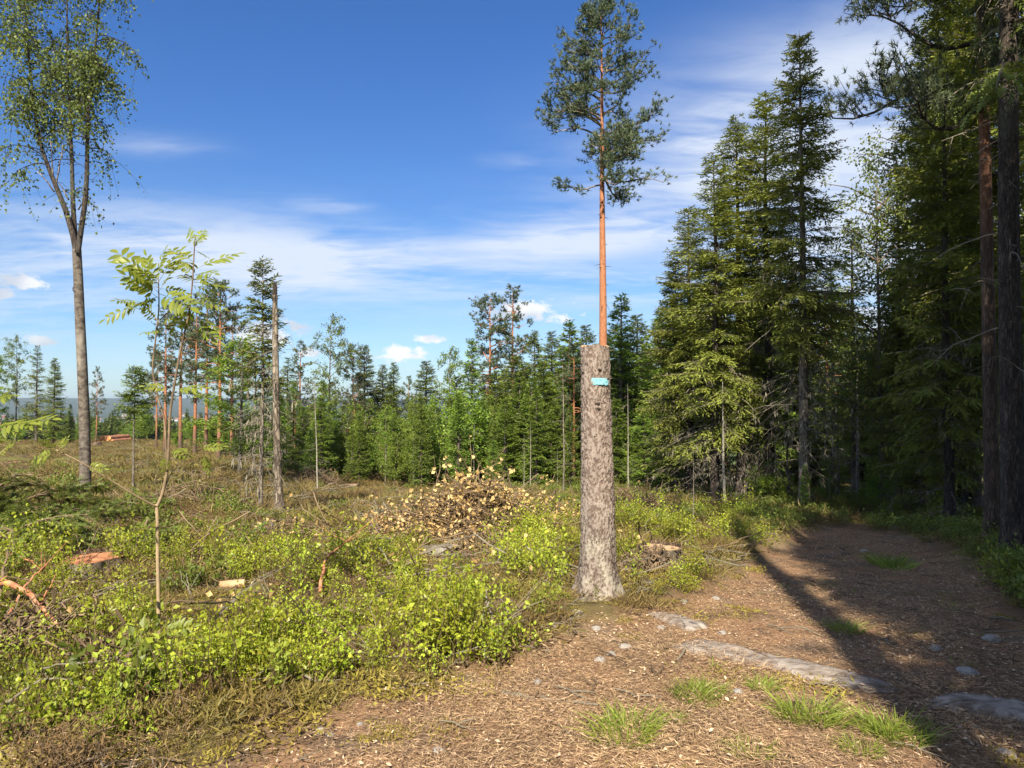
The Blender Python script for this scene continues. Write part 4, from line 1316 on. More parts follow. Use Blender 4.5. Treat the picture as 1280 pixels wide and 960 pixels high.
def stem_px(base, pts, Y, rad, n=6, sides=8):
    P_ = np.array([PT(a, b, Y + (q[0] if q else 0)) for a, b, *q in pts]) - base
    k = len(P_)
    tt = np.linspace(0, k - 1, (k - 1) * n + 1)
    P2 = np.stack([np.interp(tt, np.arange(k), P_[:, i]) for i in range(3)], -1)
    for _ in range(3):
        P2[1:-1] = (P2[:-2] + 2 * P2[1:-1] + P2[2:]) / 4
    return tubes(P2, np.interp(tt, np.arange(k), np.array(rad) * .78 * Y / F), sides, True)


def rowan():
    g = GP(199, 838, G)
    Y = float(g[1])
    base = np.array((g[0], Y, g1(g[0], Y)))
    e = empty('rowan_sapling', base)
    tag(e, 'young rowan with feathered yellow-green leaves, slim stem forked near the ground', 'sapling')
    mb = MB()
    mb.add(stem_px(base, [(200, 850), (199, 800), (198, 740), (197, 690), (197, 655), (196, 630)], Y, [3.6, 3.4, 3.1, 2.9, 2.8, 2.9]), .75)
    mb.add(stem_px(base, [(196, 634), (203, 618), (209, 590), (211, 560), (212, 520), (218, 480), (227, 430), (236, 395), (241, 350), (243, 310), (244, 296)], Y, [2.9, 2.6, 2.3, 2.2, 2, 1.9, 1.7, 1.5, 1.2, .9, .6]), np.interp(np.arange(61), [0, 15, 30], [.6, .25, 0.0]).repeat(8))
    mb.add(stem_px(base, [(209, 585), (207, 545), (205, 520, .05), (196, 495, .1), (190, 460, .12), (195, 420, .12), (199, 385, .1), (198, 345, .1)], Y, [1.8, 1.7, 1.6, 1.5, 1.4, 1.3, 1.1, .8]), .05)
    mb.add(stem_px(base, [(197, 634), (170, 620, -.1), (135, 598, -.2), (104, 579, -.3), (70, 562, -.35)], Y, [1.6, 1.4, 1.2, 1, .8]), .7)
    mb.add(stem_px(base, [(200, 405, .1), (187, 388, .1), (175, 379, .05)], Y, [1, .9, .7]), .3)
    mb.add(stem_px(base, [(200, 400, .1), (212, 388, .15), (222, 378, .2)], Y, [1, .9, .7]), .3)
    mb.add(stem_px(base, [(206, 610), (214, 590, .05), (222, 583, .1)], Y, [1.1, .9, .6]), .6)
    obj('stem', mb.mesh('rowan_stem', M['rowan_bark'], True), e)
    z = lambda x, y: (120 + x / 2.595, 270 + y / 2.595)
    Ls = [((318, 85), (350, 42)), ((318, 88), (292, 46)), ((322, 172), (452, 112)), ((318, 150), (238, 98)), ((318, 215), (440, 222)), ((316, 190), (262, 148)),
          ((322, 190), (378, 178)), ((312, 290), (215, 335)), ((326, 265), (412, 292)), ((322, 325), (408, 372)), ((326, 215), (280, 182)), ((320, 240), (352, 262)),
          ((200, 205), (64, 104)), ((200, 215), (78, 190)), ((204, 212), (268, 104)), ((206, 235), (292, 246)), ((200, 262), (118, 285)), ((142, 285), (22, 328)),
          ((142, 285), (68, 268)), ((255, 290), (332, 266)), ((210, 372), (152, 374)), ((203, 250), (120, 148)), ((200, 225), (160, 130)), ((208, 240), (245, 170)),
          ((195, 340), (150, 300)), ((240, 560), (160, 548)), ((252, 562), (348, 548)), ((238, 772), (298, 778)), ((236, 785), (222, 815)), ((250, 760), (280, 752)),
          ((330, 755), (410, 742)), ((345, 765), (372, 832)), ((320, 110), (365, 130)), ((200, 200), (215, 110))]
    for i, (a, b) in enumerate(Ls):
        rowan_leaf(e, base, z(*a), z(*b), Y, RNG.uniform(-.14, .14), RNG.normal(0, .35))
    for i, (a, b) in enumerate(Ls[:24]):
        if i % 3 != 2:
            f_ = RNG.uniform(.75, 1.05)
            rowan_leaf(e, base, z(a[0] + RNG.normal(0, 3), a[1] + RNG.uniform(0, 30)), z(a[0] + (b[0] - a[0]) * f_ + RNG.normal(0, 14), a[1] + (b[1] - a[1]) * f_ + RNG.uniform(10, 45)), Y, RNG.uniform(-.25, .25), RNG.normal(0, .6))
    for a, b, dy in (((72, 563), (52, 548), -.3), ((72, 563), (84, 547), -.3), ((70, 564), (40, 575), -.4), ((108, 582), (128, 585), -.2), ((198, 790), (238, 782), -.1), ((199, 800), (165, 806), -.2),
                     ((60, 556), (80, 552), -.4)):
        rowan_leaf(e, base, a, b, Y + dy, RNG.uniform(-.1, .1), RNG.normal(0, .3))
    # a second one, cut by the left edge
    Y2 = 3.6
    b0 = PT(-40, 505, Y2)
    b0[2] = g1(b0[0], Y2)
    e2 = empty('rowan_sapling', b0)
    tag(e2, 'rowan sapling at the left edge, only a few leaf sprays in view', 'sapling')
    mb = MB()
    mb.add(stem_px(b0, [(-40, 920), (-45, 760), (-38, 640), (-30, 560), (-32, 480)], Y2, [4, 3.6, 3, 2.4, 1.6]), .7)
    mb.add(stem_px(b0, [(-34, 560), (-15, 545), (12, 532)], Y2, [1.6, 1.2, .8]), .6)
    mb.add(stem_px(b0, [(-31, 520), (-15, 505), (-2, 498)], Y2, [1.5, 1.2, .8]), .6)
    mb.add(stem_px(b0, [(-34, 590), (-10, 575), (8, 560)], Y2, [1.5, 1.1, .7]), .6)
    obj('stem', mb.mesh('rowan_stem_edge', M['rowan_bark'], True), e2)
    for a, b in (((-20, 505), (14, 492)), ((-4, 499), (12, 486)), ((-12, 536), (32, 524)), ((10, 533), (30, 528)), ((24, 532), (62, 520)), ((5, 560), (18, 550)), ((-8, 572), (12, 556)), ((-20, 545), (10, 548)),
                 ((10, 533), (24, 545)), ((-32, 482), (-10, 470))):
        rowan_leaf(e2, b0, a, b, Y2, RNG.uniform(-.1, .1), RNG.normal(0, .3))


rowan()


# ------------------------------------------------------------------ stumps, logs and slash
def stump(px, py, rad, h, label, seed, cutm='stump_cut', name='tree_stump', tiltx=0.06):
    rs = np.random.default_rng(seed)
    g = GP(px, py, G)
    e = empty(name, (g[0], g[1], g1(*g) - .03))
    e.rotation_euler = (tiltx, rs.uniform(-.05, .05), 0)
    tag(e, label, 'stump')
    na, nz = 48, 14
    th = np.linspace(0, 2 * math.pi, na, endpoint=False)
    z = np.linspace(-.12, h + .03, nz)
    TH, Z = np.meshgrid(th, z)
    flare = 1 + .45 * np.exp(-np.maximum(Z, 0) / .07) * (.6 + .5 * np.sin(TH * 4 + seed))
    ring = 1 + .07 * np.sin(TH * 3 + seed) + .05 * np.sin(TH * 5)
    Rr = rad * flare * ring + (fbm(TH * 7, Z * 9, seed, 3) - .5) * .045
    V = np.stack([Rr * np.cos(TH), Rr * np.sin(TH), Z + 0 * TH], -1)
    i = np.arange(nz - 1)[:, None] * na
    j = np.arange(na)[None]
    q0, q1 = i + j, i + (j + 1) % na
    t = np.concatenate([np.stack([q0, q1, q1 + na], -1).reshape(-1, 3), np.stack([q0, q1 + na, q0 + na], -1).reshape(-1, 3)])
    obj('bark', MB().add((V.reshape(-1, 3), t)).mesh(name + '_bark', M['stump_bark'], True), e)
    rr = np.linspace(1, 0.08, 7)
    C = np.concatenate([V[-1] * (f, f, 0) * .97 + np.array((0, 0, h)) + rs.normal(0, .004, (na, 3)) * (0, 0, 1) for f in rr])
    t2 = []
    for k in range(6):
        for q in range(na):
            a, b = k * na + q, k * na + (q + 1) % na
            t2 += [(a, b, b + na), (a, b + na, a + na)]
    n0 = len(C)
    C = np.concatenate([C, [[0, 0, h]]])
    t2 += [(6 * na + q, 6 * na + (q + 1) % na, n0) for q in range(na)]
    obj('cut_face', MB().add((C, t2)).mesh(name + '_cut', M[cutm]), e)
    for k in range(7):
        a = rs.uniform(0, 6.28)
        c = np.array((math.cos(a), math.sin(a), 0)) * rad * 1.05
        obj('bark_flake', MB().add(tubes(np.array([c + (0, 0, .02), c * 1.05 + (0, 0, h * .6), c * 1.12 + (0, 0, h + rs.uniform(-.03, .03))]), [.03, .025, .006], 4)).mesh('bark_flake', M['stump_bark']), e)


stump(112, 714, .27, .13, 'broad low spruce stump with an orange cut top, front left of the felled ground', 1)
stump(824, 706, .20, .19, 'pale cut stump in the bilberry right of the high stump', 2, 'stump_cut_pale')
stump(332, 658, .16, .08, 'small pale stump far out on the felled ground below the snag', 3, 'stump_cut_pale')
stump(381, 592, .16, .35, 'splintered orange stump at the edge of the forest beyond the snag', 4)
stump(440, 610, .22, .12, 'grey stump in the hollow of the felled ground', 5, 'stump_cut_pale')
stump(20, 582, .26, .12, 'orange stump far left on the felled ground', 6)
stump(120, 558, .24, .18, 'orange stump on the brow near the stacked logs', 7)


def log(x, y, z, L, r, ang, label, name='log', group=None, pitch=0.0, seed=0, barkm='grey_bark'):
    rs = np.random.default_rng(seed + 500)
    e = empty(name, (x, y, z))
    e.rotation_euler = (0, pitch, ang)
    tag(e, label, 'log', group)
    s = np.linspace(-L / 2, L / 2, 12)
    P_ = np.stack([s, .01 * L * np.sin(s * 2 / L + seed), 0 * s], -1)
    v, t = tubes(P_, r * (1 + .05 * np.sin(s * 5)), 14)
    v = v + rs.normal(0, .004 * min(1, r * 10), v.shape)
    obj('bark', MB().add((v, t)).mesh('log_bark', M[barkm], True), e)
    for sg, k in ((-1, 0), (1, 11)):
        th = np.linspace(0, 2 * math.pi, 15)[:-1]
        c = P_[k] + np.array((sg * .004, 0, 0))
        ring = c + np.stack([0 * th, np.cos(th) * r * .97, np.sin(th) * r * .97], -1)
        obj('cut_end', MB().add((np.concatenate([ring, [c]]), [(q, (q + 1) % 14, 14) for q in range(14)])).mesh('log_end', M['cut_wood']), e)


def log_px(px, py, L, r, ang, label, **kw):
    g = GP(px, py, G)
    log(g[0], g[1], g1(*g) + r * .7, L, r, ang, label, **kw)


log_px(548, 697, .42, .075, .15, 'short sawn log lying at the front of the withered brush', seed=1)
log_px(290, 735, .20, .036, .35, 'pale reddish chunk of split wood in the bilberry left of centre', seed=2, barkm='log_wood')
log_px(512, 643, .8, .05, -.2, 'grey log end poking out of the left side of the withered brush', seed=3)
log_px(640, 690, 1.0, .03, .9, 'thin barkless log slanting out of the brush towards the high stump', seed=4)
px0, Yl = 143, 50
c0 = PT(px0, 505, Yl)
for r_ in range(2):
    for k in range(4 - r_):
        x = c0[0] + (k - (3 - r_) / 2) * .27
        log(x, Yl + .05 * k, g1(c0[0], Yl) + .13 + r_ * .23, 2.6, .135, math.pi / 2 + .05, 'orange-ended log in the %s row of the stack on the brow, %s from the left' % (('bottom', 'top')[r_], ORD[k]), group='logs stacked on the hill brow', seed=20 + k, barkm='orange_bark')


def branch_px(pts, rad, label, matn='brown_twig', lift=.05, seed=0, twigs=4, name='fallen_branch', tw=.35):
    """a branch lying on the ground through the given places"""
    rs = np.random.default_rng(900 + seed)
    W_ = []
    for px, py, *h in pts:
        g = GP(px, py, G)
        W_.append((g[0], g[1], g1(*g) + lift + (h[0] if h else 0)))
    W_ = np.array(W_)
    base = W_[0].copy()
    n = len(W_)
    tt = np.linspace(0, n - 1, (n - 1) * 5 + 1)
    P_ = np.stack([np.interp(tt, np.arange(n), W_[:, i]) for i in range(3)], -1) - base
    for _ in range(2):
        P_[1:-1] = (P_[:-2] + 2 * P_[1:-1] + P_[2:]) / 4
    P_ = P_ + rs.normal(0, rad * .35, P_.shape)
    s = np.linspace(0, 1, len(P_))
    mb = MB().add(tubes(P_, rad * (1 - .55 * s) * (1 + .1 * np.sin(s * 23 + seed)), 8, True), rs.uniform(.4, .8))
    L = np.linalg.norm(P_[-1] - P_[0])
    for k in range(twigs):
        i = rs.integers(2, len(P_))
        d = nrm(rs.normal(0, 1, 3) + nrm(P_[-1] - P_[0]) * .8 + np.array((0, 0, .25)))
        s2 = np.linspace(0, 1, 5)
        l2 = tw * L * rs.uniform(.3, 1)
        mb.add(tubes(P_[i] + d * (l2 * s2)[:, None] + rs.normal(0, .03 * l2, (5, 3)) * s2[:, None], rad * .35 * (1 - .7 * s2), 4), rs.uniform(.3, .9))
    o = obj(name, mb.mesh(name, M[matn], True), loc=base)
    tag(o, label, 'branch')


branch_px([(628, 870), (655, 876), (690, 878), (748, 886)], .014, 'grey mossy stick lying alone on the trail litter', 'dead_twig', .012, 1, 1, 'fallen_stick')
branch_px([(-10, 752, .10), (18, 765, .13), (45, 780, .10), (72, 798, .03)], .026, 'thick orange-barked pine branch at the left edge', 'orange_bark', .06, 2, 3)
branch_px([(2, 800, .05), (20, 780, .1), (38, 762, .16), (60, 745, .2)], .012, 'thin reddish branch crossing the thick orange one', 'orange_bark', .05, 3, 4)
branch_px([(-10, 785), (30, 795), (60, 797)], .012, 'straight pale stick below the thick orange branch', 'brown_twig', .06, 4, 4)
branch_px([(-10, 720, .1), (15, 718, .1), (40, 722, .06)], .012, 'reddish stick sticking in from the left edge beside the broad stump', 'orange_bark', .08, 5, 3)
branch_px([(0, 760, .0), (4, 742, .12), (8, 728, .22)], .016, 'short grey branch end standing up at the left edge', 'brown_twig', .05, 6, 2)
branch_px([(30, 742), (90, 755, .06), (140, 752, .05)], .007, 'thin brown twig below the broad stump', 'brown_twig', .1, 7, 5)
branch_px([(70, 775), (105, 718, .1), (125, 700, .3)], .006, 'wiry twig bent up in front of the broad stump', 'brown_twig', .05, 8, 5)
branch_px([(20, 880), (70, 876, .05), (130, 872, .05), (165, 862, .06)], .007, 'long grey twig across the lower left corner', 'dead_twig', .14, 9, 7)
branch_px([(10, 910), (60, 888, .06), (110, 900, .03)], .008, 'crooked pale twig in the lower left corner', 'dead_twig', .12, 10, 6)
branch_px([(400, 755), (405, 725, .08), (440, 700, .12), (500, 680, .05)], .016, 'arched reddish branch over the bilberry left of centre', 'orange_bark', .10, 11, 3)
branch_px([(155, 682), (220, 672), (275, 670)], .010, 'pale straight stick behind the rowan stem', 'brown_twig', .06, 12, 2)
branch_px([(0, 632, .25), (22, 622, .35), (45, 620, .3), (68, 632, .0)], .018, 'arched bare bough over the cut spruce tops at the far left', 'brown_twig', .06, 13, 4)
branch_px([(0, 622), (30, 616, .1), (75, 608, .15)], .014, 'long straight bough lying left of the forked birch', 'brown_twig', .15, 14, 4)
branch_px([(145, 660), (165, 640, .05), (190, 630, .03), (215, 625, .02)], .014, 'pale bough in the dark hollow behind the rowan fork', 'dead_twig', .06, 15, 4)
branch_px([(348, 580), (375, 590), (405, 604)], .06, 'dark fallen stem right of the snag foot', 'dead_twig', .25, 16, 6, tw=.08)
branch_px([(540, 655, .2), (560, 648, .25), (600, 652, .2), (640, 668, .1)], .014, 'grey branch across the foot of the withered brush', 'dead_twig', .12, 17, 6)
branch_px([(618, 650, .25), (655, 668, .15), (680, 700, .0)], .012, 'grey branch slanting down right of the withered brush', 'dead_twig', .08, 18, 5)
branch_px([(660, 655, .1), (690, 648, .12), (727, 640, .1)], .016, 'grey branches left of the high stump at mid height', 'dead_twig', .12, 19, 6)
branch_px([(534, 650, .05), (541, 648, .35), (550, 646, .75)], .018, 'pale broken branch standing up at the left of the withered brush', 'brown_twig', .1, 20, 2)
branch_px([(365, 840), (364, 818, .05), (363, 800, .12)], .016, 'short pale peg of wood upright in the front bilberry', 'dead_twig', .0, 21, 0)
branch_px([(600, 735), (625, 715, .1), (640, 700, .14)], .010, 'pale stick leaning in the bilberry left of the high stump', 'dead_twig', .04, 22, 3)
branch_px([(320, 912), (345, 897), (368, 882)], .010, 'dark twig on the edge of the litter, lower left', 'brown_twig', .015, 23, 2)
branch_px([(548, 905), (562, 925), (558, 945)], .006, 'curved thin twig on the litter at bottom centre', 'brown_twig', .010, 24, 1)
branch_px([(606, 828), (618, 845, .05), (626, 862)], .008, 'dark twig sprouting at the litter edge above the grey stick', 'brown_twig', .03, 25, 4)
branch_px([(690, 800), (705, 812), (712, 828)], .008, 'dark root piece on the bank before the high stump', 'brown_twig', .015, 26, 2)


def brush_pile(px, py, w_, h, dep, nleaf, ntw, label, leafm, seed, leafL=.06, boughs=0, name='brush_pile', twm='brown_twig', yoff=0.0):
    """a heap of cut branches with their withered leaves"""
    rs = np.random.default_rng(seed)
    g = GP(px, py, G)
    x0, y0 = g[0], g[1] + yoff
    z0 = g1(x0, y0)
    e = empty(name, (x0, y0, z0))
    tag(e, label, 'brush pile')
    n = ntw
    a = rs.uniform(0, 6.28, n)
    q = np.sqrt(rs.uniform(0, 1, n))
    bx, by = np.cos(a) * q * w_, np.sin(a) * q * dep
    hz = h * (1 - q ** 1.6) * rs.uniform(.25, 1, n) * (.15 + 1.35 * vnoise(bx * 3.2 + 9, by * 3.2 + seed, seed))
    d = nrm(rs.normal(0, 1, (n, 3)) * (1, .7, .55) + np.stack([bx / w_, by / dep, 0 * bx + .15], -1) * .6)
    L = rs.uniform(.2, 1.05, n) ** 1.3 * (h + .3) * 1.2
    s = np.linspace(-.5, .5, 6)
    P_ = np.stack([bx, by, hz], -1)[:, None] + d[:, None] * (L[:, None] * s)[:, :, None] + rs.normal(0, .03, (n, 6, 3))
    gz = G(P_[..., 0].ravel() + x0, P_[..., 1].ravel() + y0).reshape(n, 6) - z0
    P_[..., 2] = np.maximum(P_[..., 2] + gz * .8, gz + .01)
    ot = obj('twigs', MB().add(tubes(P_, (rs.uniform(.004, .012, n))[:, None] * (1 - .5 * (s + .5))[None], 4), np.repeat(rs.uniform(.1, 1, n), 24)).mesh(name + '_twigs', M[twm]), e)
    ot['kind'] = 'stuff'
    if nleaf:
        i = rs.integers(0, n, nleaf)
        j = rs.integers(1, 6, nleaf)
        C = P_[i, j] + rs.normal(0, .022, (nleaf, 3))
        keep = rs.random(nleaf) < .25 + .9 * np.clip(C[:, 2] / h, 0, 1) * vnoise(C[:, 0] * 3.5 + 7, C[:, 2] * 3.5 + C[:, 1] * 2, seed + 3) ** .7
        C = C[keep]
        m_ = len(C)
        sz = rs.uniform(.45, 1.4, m_)
        o = obj('withered_leaves', MB().add(leaves(C, rs.normal(0, 1, (m_, 3)), rs.normal(0, 1, (m_, 3)), leafL * sz, leafL * .75 * sz, .2), np.repeat(np.clip(rs.normal(.55, .25, m_), 0, 1), 4)).mesh(name + '_leaves', M[leafm]), e)
        o['kind'] = 'stuff'
    return e


def bough_mesh(seed, L=1.0, n=420, leafm='spruce', name='bough'):
    rs = np.random.default_rng(seed)
    s = np.linspace(0, 1, 8)
    P_ = np.stack([L * s, 0 * s, .14 * L * np.sin(s * 2.6)], -1)
    mb = MB().add(tubes(P_, .014 * (1 - .8 * s), 5), .4, 1)
    nt = 30
    for k in range(nt):
        f = rs.uniform(.08, 1)
        c = np.array([np.interp(f, s, P_[:, i]) for i in range(3)])
        sg = -1 if k % 2 else 1
        d = nrm(np.array((.8, sg * rs.uniform(.5, 1.1), rs.uniform(-.45, .15))))
        l2 = (.42 * (1 - f) + .12) * L * rs.uniform(.7, 1.1)
        s2 = np.linspace(0, 1, 4)
        mb.add(tubes(c + d * (l2 * s2)[:, None], .005 * (1 - .6 * s2), 3), .4, 1)
        m_ = int(l2 / .028) + 2
        q = rs.uniform(0, 1, m_)
        mb.add(feathers(c + d * (l2 * q)[:, None], d + rs.normal(0, .4, (m_, 3)), np.array((0, 0, 1)) + rs.normal(0, .5, (m_, 3)), .085 * rs.uniform(.7, 1.2, m_), .05, 5), np.repeat(np.clip(rs.uniform(0, .4) + rs.uniform(0, .4, m_), 0, 1), 33))
    return mb.mesh(name, [M[leafm], M['brown_twig']])


brush_pile(588, 674, .84, .88, .6, 7000, 560, 'big heap of withered beige leaves and cut twigs left of the high stump', 'dry_leaf', 1, .062, yoff=.5)
brush_pile(680, 660, .85, .42, .5, 3000, 260, 'low spread of withered leaves between the big heap and the high stump', 'dry_leaf', 2, .06)
brush_pile(515, 672, .7, .40, .5, 2600, 220, 'low drift of beige leaves at the left foot of the big heap', 'dry_leaf', 3, .055)
brush_pile(800, 648, .62, .60, .5, 700, 520, 'brown twiggy heap behind and right of the high stump', 'dead_needles', 4, .06)
brush_pile(600, 700, .5, .22, .35, 320, 160, 'withered leaves scattered in front of the big heap', 'dry_leaf', 5, .055)
brush_pile(345, 640, .7, .14, .4, 100, 130, 'faint scatter of twigs below the snag', 'dry_leaf', 6, .05)
brush_pile(395, 607, .9, .55, .8, 300, 330, 'dark heap of slash at the forest edge right of the snag', 'dead_needles', 7, .10)
brush_pile(455, 600, .9, .30, .6, 300, 260, 'brown heap of slash in the middle of the felled ground', 'dead_needles', 8, .09)
brush_pile(500, 655, .8, .3, .5, 260, 300, 'thin grey twig heap left of the big leaf heap', 'dead_needles', 9, .06, twm='dead_twig')
brush_pile(240, 633, 1.3, .36, .7, 320, 420, 'dark slash windrow behind the young rowan', 'dead_needles', 10, .09)
brush_pile(20, 800, .42, .20, .5, 60, 260, 'tangle of reddish and grey sticks at the left edge', 'dry_leaf', 11, .05)
brush_pile(370, 665, .8, .16, .5, 260, 120, 'sparse withered leaves in the open left of the big heap', 'dry_leaf', 12, .06)
brush_pile(300, 708, .5, .16, .35, 170, 90, 'few withered leaves by the reddish wood chunk', 'dry_leaf', 13, .055)
brush_pile(810, 712, .26, .16, .22, 0, 190, 'small dark tangle of twigs between high stump and pale stump', 'dead_needles', 14, .05)
brush_pile(150, 830, .32, .16, .25, 130, 140, 'rusty dead spruce twigs in front of the rowan foot', 'dead_needles', 15, .05)
BO = [bough_mesh(70 + k, 1.0, name='cut_bough') for k in range(3)]
rs = np.random.default_rng(71)
BOL = ['dark cut spruce bough at the left edge above the sticks', 'cut spruce bough lying left of the broad stump', 'cut spruce bough behind the broad stump', 'cut spruce bough touching the forked birch foot',
       'upper cut spruce bough of the tangle left of the birch', 'cut spruce bough under the arched bare bough', 'cut spruce bough at the far left of the tangle', 'small cut bough right of the broad stump']
BOP = [(10, 700, 1.0), (40, 690, 1.1), (90, 675, 1.2), (120, 655, 1.1), (70, 645, 1.2), (30, 655, 1.2), (0, 665, 1.2), (150, 690, .7)]
for k, (px, py, s) in enumerate(BOP):
    for q in range(2):
        g = GP(px + (-14, 12)[q] + rs.uniform(-8, 8), py + rs.uniform(-8, 8), G)
        o = obj('spruce_bough', BO[(k + q) % 3], loc=(g[0], g[1], g1(*g) + .10 + .12 * rs.random() + .06 * q))
        o.rotation_euler = (rs.uniform(-.4, .4), rs.uniform(-.25, .35), rs.uniform(0, 6.28))
        o.scale = (s,) * 3
        tag(o, BOL[k] + (', lower of its pair' if q == 0 else ', upper of its pair'), 'bough', 'cut spruce boughs left of the forked birch')
for px, py, s, lab in ((628, 655, .75, 'dark green cut bough stuck in the right side of the withered heap'), (618, 672, .7, 'green cut bough hanging down at the foot of the withered heap'), (640, 668, .6, 'small green cut bough at the right foot of the withered heap')):
    g = GP(px, py, G)
    o = obj('spruce_bough', BO[0], loc=(g[0], g[1], g1(*g) + .32))
    o.rotation_euler = (.3, .8, rs.uniform(0, 6.28))
    o.scale = (s,) * 3
    tag(o, lab, 'bough', 'green boughs in the withered heap')


# ------------------------------------------------------------------ bedrock and stones
def slab(pts, label, seed, thick=.07):
    """bedrock showing through the trail, outline given as it lies"""
    rs = np.random.default_rng(seed)
    poly = np.array([GP(*p, G) for p in pts])
    c = poly.mean(0)
    n = len(poly)
    tt = np.linspace(0, n, 60, endpoint=False)
    i0 = tt.astype(int) % n
    f = (tt - tt.astype(int))[:, None]
    rim = poly[i0] * (1 - f) + poly[(i0 + 1) % n] * f
    for _ in range(3):
        rim = (np.roll(rim, 1, 0) + 2 * rim + np.roll(rim, -1, 0)) / 4
    rim = rim + rs.normal(0, .008, rim.shape)
    V, nr = [], 14
    for k in range(nr):
        f = k / (nr - 1)
        if k < 2:
            xy = c + (rim - c) * (1.03 if k == 0 else 1.0)
            z = G(xy[:, 0], xy[:, 1]) + (-.05 if k == 0 else .004)
        else:
            g_ = 1 - (k - 1) / (nr - 1)
            xy = c + (rim - c) * g_
            z = G(xy[:, 0], xy[:, 1]) * .6 + float(g1(*c)) * .4 * 1.0
            z = G(xy[:, 0], xy[:, 1]) + thick * .45 * (1 - g_ ** 6) + (fbm(xy[:, 0] * 6, xy[:, 1] * 9, seed, 3) - .5) * .025
        V.append(np.stack([xy[:, 0] - c[0], xy[:, 1] - c[1], z - g1(*c)], -1))
    V = np.array(V)
    na = 60
    i = np.arange(nr - 1)[:, None] * na
    j = np.arange(na)[None]
    q0, q1 = i + j, i + (j + 1) % na
    t = np.concatenate([np.stack([q0, q1, q1 + na], -1).reshape(-1, 3), np.stack([q0, q1 + na, q0 + na], -1).reshape(-1, 3)])
    v = V.reshape(-1, 3)
    v = np.concatenate([v, [[0, 0, v[-na:, 2].mean()]]])
    t = np.concatenate([t, [((nr - 1) * na + k, (nr - 1) * na + (k + 1) % na, nr * na) for k in range(na)]])
    o = obj('bedrock_slab', MB().add((v, t)).mesh('bedrock_slab', M['rock'], True), loc=(c[0], c[1], g1(*c)))
    tag(o, label, 'rock')


slab([(808, 766), (840, 768), (870, 777), (888, 786), (862, 790), (835, 782)], 'small pale bedrock patch nearest the high stump, uppermost on the trail', 1)
slab([(832, 808), (865, 799), (895, 803), (935, 815), (985, 825), (1050, 842), (1110, 857), (1130, 866), (1090, 868), (1020, 855), (960, 836), (900, 826), (860, 818)], 'long pale bedrock ridge running across the trail into the shade', 2, .06)
slab([(1152, 882), (1185, 872), (1235, 876), (1300, 884), (1310, 912), (1250, 902), (1195, 892)], 'bluish bedrock hump in the shade at the right edge', 3, .10)


def stone_mesh(seed):
    rs = np.random.default_rng(seed)
    na, nz = 12, 7
    th = np.linspace(0, 2 * math.pi, na, endpoint=False)
    V = []
    pr = rs.uniform(.75, 1.2, (nz, na))
    pr = (pr + np.roll(pr, 1, 1) + np.roll(pr, -1, 1)) / 3
    for k in range(nz):
        ph = -.5 * math.pi + math.pi * (k + .5) / nz
        V.append(np.stack([np.cos(th) * math.cos(ph) * pr[k], np.sin(th) * math.cos(ph) * pr[k] * .8, math.sin(ph) * .55 * pr[k]], -1))
    V = np.array(V).reshape(-1, 3)
    i = np.arange(nz - 1)[:, None] * na
    j = np.arange(na)[None]
    q0, q1 = i + j, i + (j + 1) % na
    t = np.concatenate([np.stack([q0, q1, q1 + na], -1).reshape(-1, 3), np.stack([q0, q1 + na, q0 + na], -1).reshape(-1, 3), [(0, k + 1, k) for k in range(1, na - 1)],
                        [((nz - 1) * na, (nz - 1) * na + k, (nz - 1) * na + k + 1) for k in range(1, na - 1)]])
    return MB().add((V, t)).mesh('stone', M['stone'], False)


ST = [stone_mesh(s) for s in range(4)]
for k, (px, py, r, lab) in enumerate((
        (721, 766, .035, 'pale stone on the bank just below the high stump'), (745, 787, .035, 'flat pale stone on the bank right below the high stump'), (781, 811, .035, 'upper of the pale stones on the litter before the bedrock'),
        (764, 820, .030, 'middle one of the pale stones on the litter before the bedrock'), (750, 826, .035, 'lowest of the pale stones on the litter before the bedrock'), (692, 785, .022, 'small stone half in moss left of the bank stones'),
        (826, 786, .030, 'stone between the two nearer bedrock patches'), (866, 789, .025, 'dark little stone on the edge of the long bedrock ridge'), (903, 792, .030, 'pale stone behind the long bedrock ridge'),
        (922, 866, .025, 'pale stone beside the upper grass tuft'), (1258, 945, .040, 'round pale stone in the lower right corner'), (548, 940, .025, 'grey stone in the litter at bottom centre'),
        (400, 915, .022, 'white pebble in the litter, lower left'), (412, 920, .018, 'smaller white pebble next to another, lower left'), (450, 908, .016, 'single white pebble under the bilberry edge'),
        (486, 864, .018, 'pale pebble against the edge of the bilberry'), (672, 855, .022, 'pale chip stone above the grey stick'), (1080, 690, .05, 'stone in the shade at the far trail edge'),
        (1210, 842, .05, 'dim stone in the shade on the right of the trail'), (1170, 812, .04, 'dim small stone in the middle of the shaded trail'), (1240, 800, .05, 'dim stone near the right verge of the trail'),
        (855, 756, .03, 'pale stone at the left verge beyond the bedrock'), (895, 750, .03, 'pale flat stone at the verge before the shadow band'))):
    g = GP(px, py, G)
    o = obj('stone', ST[k % 4], loc=(g[0], g[1], g1(*g) + r * .12))
    o.scale = (r * 1.25, r * 1.25, r * 1.0)
    o.rotation_euler = (0, 0, k * 1.7)
    tag(o, lab, 'stone', 'loose stones on the trail and its verges')


